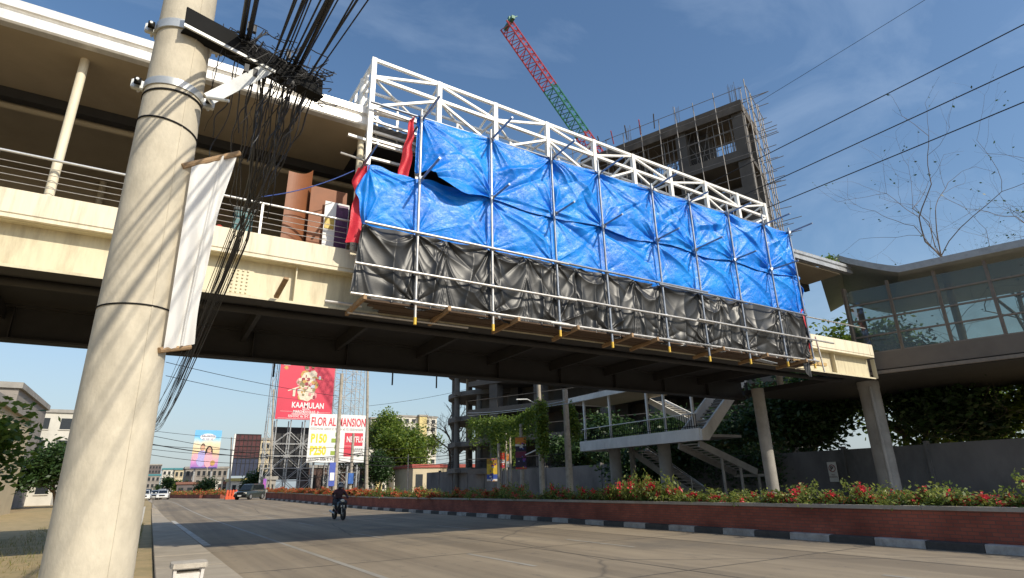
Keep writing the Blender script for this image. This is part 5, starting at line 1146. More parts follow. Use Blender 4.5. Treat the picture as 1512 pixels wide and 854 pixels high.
shp(ell(0.61, 0.42, 0.14, 0.17), M_HR, 0.03); shp(ell(0.62, 0.24, 0.15, 0.22), M_PNK, 0.05); shp(ell(0.615, 0.47, 0.075, 0.075), M_SK, 0.07); shp(ell(0.80, 0.14, 0.09, 0.07), PC[1], 0.06); shp([(0.03, 0.0), (0.97, 0.0), (0.97, 0.03), (0.03, 0.03)], M_NAV, 0.08)
shp(ell(0.13, 0.3, 0.1, 0.1), M_PNK, 0.02); shp(ell(0.5, 0.82, 0.3, 0.09), M_WHITEPLAIN, 0.0)
strokes(b3_, X4+W4*0.24, X4+W4*0.76, yc-0.03, Z4+H4*0.82, 0.5, mat('print_slate', (0.14, 0.16, 0.36), 0.6)); strokes(b3_, X4+W4*0.31, X4+W4*0.70, yc-0.03, Z4+H4*0.74, 0.4, MATS['print_slate'])
for x in (X4+1.0, X5-1.0): MB().tube([(x, Yc+0.9, 0.4), (x, Yc+0.9, Z5-0.5)], 0.2, 8).build('post', M_POST, b3_)
# rusty billboard seen from behind
Yr = 138.0; a = atY(341, 703, Yr); b = atY(386, 642, Yr); X6, X7, Z6, Z7 = a[0], b[0], a[2], b[2]
b4 = frame_face('billboard with rusty red upper half and dark blue lower half', loc=(X6, Yr, 0.4)); zm = Z6+(Z7-Z6)*0.42
MB().box(X6, X7, Yr, Yr+0.25, zm+0.01, Z7).build('upper_panel', mat('rust_panel', (0.12, 0.035, 0.035), 0.8, c2=(0.05, 0.025, 0.03), scale=1.2, detail=10), b4)
MB().box(X6, X7, Yr, Yr+0.25, Z6, zm-0.01).build('lower_panel', mat('dark_blue_panel', (0.025, 0.035, 0.075), 0.7, var=0.3, scale=1.2), b4)
for i in range(7): x = X6+(X7-X6)*i/6; MB().bar((x, Yr-0.08, Z6), (x, Yr-0.08, Z7), 0.09).build('rib', M_DARKSTEEL_SHADE, b4)
for i in range(5): z = zm+(Z7-zm)*i/4; MB().bar((X6, Yr-0.16, z), (X7, Yr-0.16, z), 0.08).build('rib', M_DARKSTEEL_SHADE, b4)
MB().tube([(X6-0.25, Yr-0.3, 0.4), (X6-0.25, Yr-0.3, Z7)], 0.2, 8).build('post', M_WHITE, b4); MB().tube([(X7-0.3, Yr+0.6, 0.4), (X7-0.3, Yr+0.6, Z7)], 0.2, 8).build('post', M_POST, b4)
MB().box(X6-0.5, X6+2, Yr+0.4, Yr+1.2, 0.4, Z6).build('base', M_CONC, b4) if False else None

# ------------------------------------------------------------------ distant buildings
M_WIN = mat('dark_window', (0.03, 0.035, 0.04), 0.2, var=0.3)
def house(label, x0, x1, y, d, h, m, rows=0, cols=0, roofm=None, z0=None, name='building', cat='building', roof_h=0.5, ww=0.55, wh=0.5):
    z0 = gz(y)-0.05 if z0 is None else z0
    t = thing(name, label, cat, ((x0+x1)/2, y+d/2, z0)); MB().box(x0, x1, y, y+d, z0, z0+h).build('wall', m, t)
    MB().box(x0-0.25, x1+0.25, y-0.25, y+d+0.25, z0+h+0.003, z0+h+roof_h).build('roof', roofm or M_CONC, t)
    for r_ in range(rows):
        for c_ in range(cols):
            cw = (x1-x0)/cols; ch = h/rows; xa = x0+cw*(c_+0.5-ww/2); za = z0+ch*(r_+0.5-wh/2)
            w_ = MB().box(xa, xa+cw*ww, y-0.04, y+0.02, za, za+ch*wh).build('window', M_WIN, t)
            MB().box(xa-0.08, xa+cw*ww+0.08, y-0.14, y-0.041, za-0.14, za-0.02).build('sill', m, w_)
    return t
M_TEAL = mat('teal_roof', (0.05, 0.22, 0.25), 0.5, var=0.2); M_BW = mat('pale_wall', (0.60, 0.57, 0.50), 0.8, var=0.15, scale=0.4, stain=0.4, stain_c=(0.3, 0.27, 0.22)); M_BY = mat('yellow_wall', (0.58, 0.48, 0.22), 0.8, var=0.15, scale=0.4)
M_BG = mat('grey_block_wall', (0.30, 0.27, 0.24), 0.9, var=0.2, scale=0.5, stain=0.5, bump=0.2, bscale=4); M_BB = mat('brown_tower', (0.13, 0.11, 0.11), 0.8, var=0.25, scale=0.3); M_BN = mat('cream_wall', (0.52, 0.44, 0.30), 0.8, var=0.15, scale=0.4)
def hb(label, px0, px1, pyt, y, d, m, rows, cols, roofm=None, **k):
    a = atY(px0, pyt, y); b = atY(px1, pyt, y); return house(label, a[0], b[0], y, d, b[2]-gz(y)-0.3, m, rows, cols, roofm, **k)
hb('tall dark brown tower far down the road on the left', 221, 239, 686, 300, 12, M_BB, 7, 4)
hb('dark block with teal roof in front of the brown tower', 218, 237, 701, 240, 10, M_BG, 3, 3, M_TEAL)
hb('white building with teal roof beside the road far left', 241, 261, 692, 215, 10, M_BW, 4, 3, M_TEAL)
hb('pale yellow building with green roof edge beside the couple billboard', 259, 279, 692, 190, 10, M_BN, 3, 3, M_TEAL)
hb('unpainted grey block building under the couple billboard', 275, 337, 690, 162, 10, M_BG, 3, 8)
hb('low brown shed in front of the grey block building', 262, 338, 712, 148, 6, M_BB, 1, 6, mat('rust_roof', (0.22, 0.10, 0.07), 0.8))
hb('small white kiosk building beside the rusty billboard', 313, 330, 706, 140.5, 4, M_BW, 1, 2)
hb('low white building with grey awning behind the parked vehicle', 342, 392, 707, 126, 8, M_BW, 1, 5, mat('yellow_fascia', (0.55, 0.45, 0.15), 0.6))
hb('tan building with balcony bands between the dark red and red billboards', 386, 408, 648, 145, 10, M_BN, 5, 3)
hb('dark shed under the lattice of the red billboard', 452, 545, 688, 104, 6, mat('dark_shed', (0.10, 0.06, 0.05), 0.8, var=0.3), 1, 5)
hb('grey concrete hut beside the planter end', 394, 408, 705, 96, 4, M_CONC, 1, 1)
ap = hb('white apartment block behind the green trees', 548, 575, 618, 172, 14, M_BW, 9, 3); hb('white and yellow apartment block behind the bare tree', 586, 645, 616, 170, 14, M_BW, 9, 6)
a = atY(619, 612, 169); b = atY(630, 612, 169); house('tall yellow stair tower on the front of the white apartment block', a[0], b[0], 168.6, 1.2, a[2]-1, M_BY, 0, 0)
a = atY(560, 614, 171); house('yellow stripe tower on the white apartment block behind the trees', a[0], a[0]+1.8, 170.6, 1.2, a[2]-1.2, M_BY, 0, 0)
a = atY(590, 700, 100); hb('low red roofed house seen through the trees above the grey wall', 610, 700, 687, 88, 8, M_BN, 1, 5, mat('red_roof', (0.40, 0.09, 0.07), 0.7))
# street side on the left, mostly behind the near pole
house('two storey cream shophouse on the left side of the street', -17.5, -9.0, 46, 14, 7.0, M_BN, 2, 4); house('grey three storey building on the left side of the street', -21, -11.0, 64, 16, 10.0, M_BG, 3, 4); house('low white shop on the left side of the street', -20, -9.5, 86, 14, 5.0, M_BW, 1, 5, M_TEAL); house('pale apartment building far on the left side of the street', -26, -11, 112, 16, 13.0, M_BW, 4, 5)

# ------------------------------------------------------------------ trees
def branch_tree(seed, height, spread, levels=4, trunk_r=0.2, lean=(0, 0), first=0.3, up=0.55, kids=(2, 4)):
    """returns (branch MB, tips array) in local coordinates"""
    r = np.random.default_rng(seed); mb = MB(); tips = []; nodes = []
    def grow(p, d, L_, rad, lev):
        n = 5; pts = [p.copy()]; q = p.copy(); dd = d.copy()
        for k in range(n):
            dd = dd+r.normal(size=3)*0.13+np.array([0, 0, 0.04*up]); dd /= np.linalg.norm(dd); q = q+dd*L_/n; pts.append(q.copy())
        e = rad*0.62; mb.tube([tuple(x) for x in pts], [rad+(e-rad)*k/n for k in range(n+1)], 7 if lev < 2 else 5)
        if lev >= 2: nodes.extend(pts[1:])
        if lev >= levels: tips.append(q); return
        for c in range(r.integers(kids[0], kids[1]+1)):
            f = 0.45+0.55*r.random() if c else 1.0; base = pts[min(n, int(round(f*n)))]
            v = r.normal(size=3); v -= dd*(v@dd); v /= np.linalg.norm(v); nd = dd*(0.55+0.3*r.random())+v*(0.55+0.4*r.random())*spread+np.array([0, 0, 0.12*up]); nd /= np.linalg.norm(nd)
            grow(base, nd, L_*(0.62+0.2*r.random()), e*(0.95 if c == 0 else 0.7), lev+1)
    grow(np.zeros(3), np.array([lean[0], lean[1], 1.0])/np.linalg.norm([lean[0], lean[1], 1.0]), height*first, trunk_r, 0)
    return mb, np.array(tips), np.array(nodes)
def tree(label, loc, seed, height, spread, leafm, nleaf, lsize, clump, levels=4, trunk_r=0.2, group=None, lean=(0, 0), name='tree', first=0.3, bark=M_BARK, flat=0.5):
    t = thing(name, label, 'tree', loc, 0, group); mb, tips, nodes = branch_tree(seed, height, spread, levels, trunk_r, lean, first)
    off = np.array(loc, float); mb.v = [(v[0]+off[0], v[1]+off[1], v[2]+off[2]) for v in mb.v]; mb.build('trunk', bark, t, smooth=True)
    if nleaf:
        r = np.random.default_rng(seed+99); allp = np.concatenate([tips, tips, nodes]); c = allp[r.integers(len(allp), size=nleaf)]+r.normal(size=(nleaf, 3))*clump
        V, F = leaves(c+off, lsize, flat, r); fast('crown', V, F, leafm, t)
    return t
M_LG = leafmat('bright_leaf', (0.24, 0.31, 0.045), (0.07, 0.14, 0.02), 0.5); M_LD = leafmat('dark_leaf', (0.06, 0.115, 0.03), (0.02, 0.05, 0.014)); M_LY = leafmat('yellow_leaf', (0.22, 0.25, 0.05), (0.09, 0.13, 0.025), 0.45)
p = atY(562, 690, 100); tree('bushy bright green tree above the wall beside the white billboard', (p[0], 100, 0.3), 21, 16.5, 0.85, M_LG, 19000, 0.25, 0.8, 4, 0.22)
p = atY(592, 690, 106); tree('tall leafy green tree in front of the apartment block', (p[0], 106, 0.4), 22, 18.0, 0.7, M_LY, 15000, 0.25, 0.8, 4, 0.22)
p = atY(632, 690, 108); tree('smaller green tree beside the bare tree above the wall', (p[0], 108, 0.4), 23, 13.5, 0.7, M_LG, 9000, 0.24, 0.7, 4, 0.18)
p = atY(545, 690, 96); tree('dark green tree behind the lamp post near the white billboard', (p[0]-1.0, 96, 0.4), 24, 9.5, 0.8, M_LD, 9000, 0.18, 0.5, 4, 0.2)
p = atY(660, 690, 73); tree('leafless tree with many upright grey branches beside the round tower', (p[0], 73, 0.3), 33, 19.5, 0.6, None, 0, 0, 0, 5, 0.42, name='bare_tree', first=0.26)
tree('dark leafy tree behind the stair roof', (33.5, 31.5, 0), 41, 11, 1.0, M_LD, 16000, 0.16, 0.6, 4, 0.25); tree('dark leafy tree behind the wall between the bridge columns', (34.0, 23.0, 0), 42, 10.5, 1.1, M_LD, 18000, 0.16, 0.6, 4, 0.25)
tree('leafy tree behind the glass hall', (39.5, 19.0, 0), 43, 13.0, 1.0, M_LG, 16000, 0.17, 0.65, 4, 0.25); tree('dark leafy tree behind the wall right of the big column', (36.0, 16.5, 0), 44, 10, 1.0, M_LD, 16000, 0.16, 0.6, 4, 0.25)
tree('leafy green tree behind the wall under the glass hall', (37.5, 9.5, 0), 45, 9.0, 1.0, M_LG, 14000, 0.16, 0.6, 4, 0.22); tree('dark tree in front of the unfinished tower', (33.2, 40.5, 0), 46, 9.0, 0.9, M_LD, 14000, 0.16, 0.55, 4, 0.2)
tree('tall leafy tree beyond the wall behind the far end of the stairs', (34.5, 47.0, 0), 47, 8.5, 0.9, M_LD, 12000, 0.16, 0.55, 4, 0.2)
# nearly bare tree whose branches reach in from the right
tb_ = tree('nearly bare tree with thin branches reaching into the sky on the right', (46.0, 13.0, 0), 58, 21.0, 0.95, M_LD, 900, 0.075, 0.045, 6, 0.26, name='bare_tree', first=0.42, lean=(-0.05, 0.0))
# street trees on the left, past the pole
tree('round green street tree on the left pavement beyond the bridge', (-6.5, 30, 0), 61, 7.5, 1.0, M_LG, 11000, 0.15, 0.5, 4, 0.2); tree('dark green street tree far along the left pavement', (-7.5, 72, 0.3), 62, 8.0, 1.0, M_LD, 9000, 0.17, 0.5, 4, 0.2)
for i, (px, py, Y, h_, lm) in enumerate(((243, 728, 165, 6.0, M_LD), (305, 726, 128, 4.2, M_LD), (385, 722, 118, 6.5, M_LD), (262, 730, 150, 3.6, M_LG))):
    p = atY(px, py, Y); tree(('small dark tree far down the road by the white cars', 'low dark tree in front of the grey block building', 'dark tree beside the rusty billboard', 'low green tree by the road below the couple billboard')[i], (p[0], Y, gz(Y)), 70+i, h_, 1.0, lm, 2500, 0.2, 0.45, 3, 0.14)
# vines: on the wires and posts beyond the planter
def vine(label, pts, nleaf, clump, hang, seed, lm=M_LG, size=0.085):
    r = np.random.default_rng(seed); P = np.array(pts, float); t = r.random(nleaf)*(len(P)-1); i = np.minimum(t.astype(int), len(P)-2); c = P[i]+(P[i+1]-P[i])*(t-i)[:, None]
    c = c+r.normal(size=c.shape)*clump; c[:, 2] -= hang*r.random(nleaf)**2*(0.3+0.7*np.abs(np.sin(t*7)))
    th = thing('vine', label, 'vine', P[0]); MB().tube([tuple(q) for q in P], 0.02, 5).build('stem', M_BARK, th); V, F = leaves(c, size, 0.7, r); fast('foliage', V, F, lm, th); return th
vine('green creeper hanging along the wire in front of the round tower', [atX(693, 623, 19.5), atX(725, 622, 18.8), atX(760, 622, 18.3), atX(795, 600, 18.1)], 5200, 0.16, 1.9, 1)
vine('thick green creeper climbing the tall lamp pole', [atX(798, 595, 18.0), atX(800, 625, 18.0), atX(803, 665, 18.0)], 2600, 0.16, 0.5, 2)
vine('creeper curtain hanging beside the banner posts', [atX(728, 628, 19.6), atX(742, 628, 19.6), atX(760, 632, 19.6)], 5200, 0.25, 2.6, 3)
vine('creeper hanging from the stair roof beside the post', [atX(838, 598, 19.8), atX(845, 615, 19.8), atX(850, 640, 19.8)], 1500, 0.16, 0.6, 4)
vine('small plant growing on the gutter of the right roof', [(25.3, 13.7, 10.9), (25.8, 13.7, 11.15), (26.1, 13.75, 11.3)], 260, 0.12, 0.1, 5, size=0.07)
vine('dark ivy covering the wall behind the stair columns', [(30.9, 33, 2.8), (30.9, 29, 2.9), (30.9, 25, 2.9), (30.9, 21.5, 2.8)], 5200, 0.3, 2.0, 6, M_LD, 0.1)

# ------------------------------------------------------------------ posts, lamp poles and hanging banners beyond the planter
M_OLDPOLE = mat('weathered_pole', (0.42, 0.37, 0.30), 0.9, var=0.3, scale=4, stain=0.5, stain_c=(0.12, 0.10, 0.08))
def pole(label, px, pyb, pyt, X, r=0.11, lean=0.0, name='post', cat='post', m=M_OLDPOLE):
    a = atX(px, pyb, X); b = atX(px, pyt, X); Y = a[1]; zt = b[2]; t = thing(name, label, cat, (X, Y, gz(Y)+0.1))
    MB().tube([(X, Y, gz(Y)+0.05), (X+lean*0.5, Y, gz(Y)+0.5*zt), (X+lean, Y, zt)], [r*1.2, r*1.05, r*0.85], 12).build('shaft', m, t, smooth=True); return t, Y, zt
t1, Y1, Z1 = pole('short post carrying the tall dark festival banner', 771, 700, 626, 18.0)
t2, Y2, Z2_ = pole('tall lamp pole overgrown with creeper behind the banners', 800, 700, 566, 18.0, 0.13, name='lamp_pole', cat='lamp pole')
MB().tube([(18, Y2, Z2_-1.2), (17.2, Y2, Z2_-0.9), (16.5, Y2, Z2_-0.95)], 0.035, 8).build('lamp_arm', M_STEEL, t2, smooth=True)
t3, Y3, Z3_ = pole('leaning post carrying the yellow banner', 737, 700, 655, 18.4); t4, Y4, Z4_ = pole('left one of two thin posts behind the red banners', 748, 700, 640, 18.6, 0.07); t5, Y5, Z5_ = pole('right one of two thin posts behind the red banners', 754, 700, 640, 18.6, 0.07)
t6, Y6, Z6_ = pole('mottled grey pole beside the stair roof', 840, 690, 574, 19.2, 0.17, name='utility_pole', cat='utility pole')
def banner(label, px0, px1, py0, py1, X, cols, seed, rz=0.0, words=None):
    c0 = atX(px0, py1, X); a = atX((px0+px1)/2, (py0+py1)/2, X); Y = a[1]; dep = float(MW[:, 2]@(a-CAM)); w = (px1-px0)*dep/FPX; h = (py1-py0)*dep/FPX; z0 = a[2]-h/2
    t = thing('street_banner', label, 'banner', (X-0.14, Y, z0)); r = random.Random(seed)
    dx, dy = 0.86, -0.51; bx, by = X-0.10, Y-0.17
    def q(u, v, o=0.0): return (bx+dx*w*(u-0.5)-0.51*o, by+dy*w*(u-0.5)-0.86*o, z0+h*v)
    def quad(u0, u1, v0, v1, o, m, name):
        P = [q(u0, v0, o), q(u1, v0, o), q(u1, v1, o), q(u0, v1, o), q(u0, v0, o-0.008), q(u1, v0, o-0.008), q(u1, v1, o-0.008), q(u0, v1, o-0.008)]
        return MB().add(P, [(0, 1, 2, 3), (7, 6, 5, 4), (0, 4, 5, 1), (1, 5, 6, 2), (2, 6, 7, 3), (3, 7, 4, 0)]).build(name, m, t)
    for k, (v0, v1, m) in enumerate(cols): quad(0, 1, v0, v1-0.004, 0.0, m, 'panel')
    for k in range(16):
        v0, v1, _ = cols[r.randrange(len(cols))]; v = r.uniform(v0, v1); u = r.uniform(0.15, 0.8); quad(u, min(0.95, u+r.uniform(0.08, 0.3)), v, min(0.985, v+r.uniform(0.02, 0.07)), 0.012+0.0012*k, BP[r.randrange(len(BP))], 'print_mark')
    MB().bar(q(-0.03, 1.0, 0.0), q(1.03, 1.0, 0.0), 0.03).build('batten', M_TIMBER, t); MB().bar(q(-0.03, 0.0, 0.0), q(1.03, 0.0, 0.0), 0.03).build('batten', M_TIMBER, t)
    return t, q
mm = lambda nm, c: mat('banner_'+nm, c, 0.55, var=0.25, scale=6)
BP = [mm('orange', (0.75, 0.25, 0.04)), mm('red', (0.60, 0.05, 0.04)), mm('yellow', (0.75, 0.50, 0.05)), mm('violet', (0.18, 0.04, 0.25)), mm('green', (0.06, 0.25, 0.08)), mm('white', (0.75, 0.73, 0.70)), mm('blue', (0.05, 0.10, 0.40))]
NAV = mm('navy', (0.02, 0.015, 0.05)); MAR = mm('maroon', (0.16, 0.02, 0.06))
banner('tall orange and dark purple festival banner on a post', 761, 777, 647, 692, 18.0, ((0, 0.06, BP[1]), (0.06, 0.36, NAV), (0.36, 0.55, MAR), (0.55, 0.72, NAV), (0.72, 0.79, BP[5]), (0.79, 1.0, BP[0])), 1)
banner('yellow banner with white lower edge on the leaning post', 719, 735, 678, 710, 18.4, ((0, 0.10, BP[5]), (0.10, 0.30, BP[6]), (0.30, 0.75, BP[2]), (0.75, 1.0, mm('mustard', (0.45, 0.25, 0.03)))), 2)
banner('left one of the two narrow red and white banners', 736, 745, 668, 691, 18.6, ((0, 0.3, BP[1]), (0.3, 0.5, BP[5]), (0.5, 1.0, BP[1])), 3); banner('right one of the two narrow red and white banners', 748, 754, 671, 690, 18.6, ((0, 0.45, BP[5]), (0.45, 1.0, BP[0])), 4)
MB().tube([atX(776, 672, 18.0), atX(793, 664, 18.0)], 0.035, 8).build('arm', M_WHITE, t1, smooth=True)
# tan pole and leaning stub in front of the white billboard
def poleY(label, px, pyb, pyt, Y, r, lean=0.0, name='utility_pole', cat='utility pole'):
    a = atY(px, pyb, Y); b = atY(px+lean, pyt, Y); t = thing(name, label, cat, (a[0], Y, gz(Y))); MB().tube([(a[0]-(b[0]-a[0])*0.1, Y, gz(Y)), (b[0], Y, b[2])], [r*1.15, r*0.8], 12).build('shaft', M_OLDPOLE, t, smooth=True); return t, a, b
ta, A_, B_ = poleY('tall tan utility pole crossing the white billboard', 494, 720, 552, 58, 0.20, 11); sb = atY(489, 718, 57.6); st_ = atY(491, 683, 57.6); MB().box(sb[0]-0.28, sb[0]+0.28, 57.6, 57.66, sb[2], st_[2]).build('sign_board', mat('blue_sign', (0.06, 0.10, 0.42), 0.5, var=0.2), ta)
MB().box(sb[0]-0.2, sb[0]+0.2, 57.56, 57.595, sb[2]+0.5, sb[2]+1.2).build('sign_print', M_WHITEPLAIN, ta)
tb2, A2, B2 = poleY('leaning stub pole with a blue box beside the white billboard', 517, 720, 640, 60, 0.16, 5); MB().box(A2[0]-0.35, A2[0]+0.15, 59.6, 59.84, 1.9, 2.9).build('meter_box', mat('blue_box', (0.03, 0.12, 0.40), 0.5), tb2)
tc_, A3, B3 = poleY('dark pole between the white billboard and the green trees', 541, 720, 545, 66, 0.17, 2); td, A4, B4 = poleY('thin pole at the near end of the wall by the green trees', 603, 700, 671, 70, 0.08)
te, A5, B5 = poleY('pole beside the parked vehicle and planter end', 399, 720, 575, 96, 0.15, 5); tf, A6, B6 = poleY('slim white pole in front of the rusty billboard', 340, 715, 646, 120, 0.14, 2); th_, A7, B7 = poleY('slim pole below the couple billboard', 306, 722, 690, 130, 0.10)
tw, A8, B8 = poleY('concrete pole carrying the far end of the power lines', 690, 700, 560, 66, 0.2)
ws = thing('notice_board', 'white notice board on posts at the wall near the green trees', 'sign', (23, 62, 0.2)); a = atY(575, 706, 58); MB().box(a[0]-0.45, a[0]+0.45, 58, 58.05, a[2]-1.0, a[2]+1.1).build('board', mat('faded_white', (0.42, 0.42, 0.43), 0.6), ws); MB().box(a[0]+0.55, a[0]+1.0, 58, 58.05, a[2]-0.1, a[2]+0.7).build('board', mat('pale_green_board', (0.35, 0.48, 0.42), 0.6), ws)
for dx in (-0.35, 0.75): MB().tube([(a[0]+dx, 58.1, 0.2), (a[0]+dx, 58.1, a[2]+0.4)], 0.05, 8).build('post', M_DARKSTEEL_SHADE, ws)
ws.location = (0, 0, 0)
for (px, Y) in ((393, 92),):
    a = atY(px, 718, Y); t = thing('street_flag', 'small blue and pink flag sign beside the planter end', 'flag', (a[0], Y, gz(Y))); 
    MB().tube([(a[0], Y, gz(Y)), (a[0], Y, a[2]+1.2)], 0.04, 6).build('pole', M_STEEL, t); MB().box(a[0]-0.45, a[0]-0.05, Y-0.02, Y+0.01, a[2]-0.3, a[2]+1.0).build('cloth', mat('flag_blue', (0.06, 0.08, 0.5), 0.6, c2=(0.6, 0.1, 0.3), scale=1.5), t)
# wires strung across and along the street beyond the bridge
wl_ = 'wire strung between poles over the street beyond the bridge'
for k, (pa, pb, Y0, Y1_, sag) in enumerate((((205, 634), (399, 650), 60, 96, 0.2), ((200, 655), (499, 660), 50, 58, 0.4), ((203, 661), (440, 668), 55, 80, 0.5), ((200, 668), (497, 675), 50, 58, 0.7), ((202, 652), (540, 668), 50, 66, 0.9), ((205, 640), (541, 690), 50, 66, 0.3), ((497, 662), (690, 650), 58, 66, 0.5), ((497, 668), (690, 668), 58, 66, 0.6), ((497, 676), (690, 672), 58, 66, 0.6), ((497, 680), (690, 678), 58, 66, 0.7), ((541, 600), (690, 575), 66, 66, 0.2), ((541, 690), (399, 700), 66, 96, 0.8), ((541, 682), (399, 694), 66, 96, 0.6), ((245, 535), (499, 585), 40, 58, 0.2), ((245, 555), (440, 590), 40, 80, 0.2))):
    cable(catenary(atY(*pa, Y0), atY(*pb, Y1_), sag, 20), 0.035 if k in (4, 7, 9, 11) else 0.02, wl_, 'wires over the street beyond the bridge', n=5)
for k, (px0, px1, dz) in enumerate(((690, 860, 0), (699, 835, 0.3))): cable(catenary(atX(690, 614-4*k, 20), atX(px1, 592, 18.6), 0.12+dz*0.2, 14), 0.022, 'pale wire with creeper in front of the round tower', 'wires in front of the round tower', m=M_POST, n=5)

# ------------------------------------------------------------------ far median hedges
def hedge(label, px0, px1, py, Y0, Y1, seed):
    r = np.random.default_rng(seed); a = atY(px0, py, Y0); b = atY(px1, py, Y1); g0 = gz(Y0)
    t = thing('hedge_planter', label, 'planter', ((a[0]+b[0])/2, (Y0+Y1)/2, g0)); d = np.array([b[0]-a[0], Y1-Y0]); nrm = np.array([-d[1], d[0]])/np.linalg.norm(d)*0.6
    MB().prism([(a[0]-nrm[0], Y0-nrm[1]), (b[0]-nrm[0], Y1-nrm[1]), (b[0]+nrm[0], Y1+nrm[1]), (a[0]+nrm[0], Y0+nrm[1])], 'z', g0-0.1, g0+0.6).build('wall', M_BRICK, t)
    n = 4200; s = r.random((n, 1)); c = np.zeros((n, 3)); c[:, 0:1] = a[0]+(b[0]-a[0])*s; c[:, 1:2] = Y0+(Y1-Y0)*s; c[:, :2] += r.normal(size=(n, 2))*0.3; c[:, 2] = g0+0.6+np.abs(r.normal(size=n))*0.28
    V, F = leaves(c[:2200], 0.11, 0.7, r); fast('foliage', V, F, M_LEAF, t); V, F = leaves(c[2200:], 0.10, 0.7, r); fast('blossom', V, F, M_FLO, t)
hedge('far flowering hedge planter beyond the gap below the couple billboard', 253, 300, 736, 135, 112, 1); hedge('far flowering hedge planter beside the orange barriers', 306, 331, 736, 112, 101, 2)

# ------------------------------------------------------------------ vehicles
M_TYRE = mat('tyre', (0.02, 0.02, 0.02), 0.85, var=0.2); M_RIM = mat('rim', (0.50, 0.50, 0.50), 0.35, 0.7, var=0.1); M_CGL = mat('car_glass', (0.015, 0.02, 0.025), 0.06, var=0.1, spec=0.8); M_LAMP = mat('headlamp', (0.75, 0.72, 0.62), 0.15, var=0.05); M_PLATE = mat('number_plate', (0.70, 0.68, 0.62), 0.5, var=0.1); M_TAIL = mat('tail_lamp', (0.4, 0.02, 0.02), 0.2)
def loft(sections, m, name, parent, smooth=True):
    """sections: list of lists of points (same count, closed loops)"""
    n = len(sections[0]); V = [p for s in sections for p in s]; F = []
    for i in range(len(sections)-1):
        for k in range(n): F.append((i*n+k, i*n+(k+1) % n, (i+1)*n+(k+1) % n, (i+1)*n+k))
    mb = MB(); mb.v = V; mb.f = F+[tuple(range(n))[::-1], tuple((len(sections)-1)*n+k for k in range(n))]; return mb.build(name, m, parent, world=False, smooth=smooth)
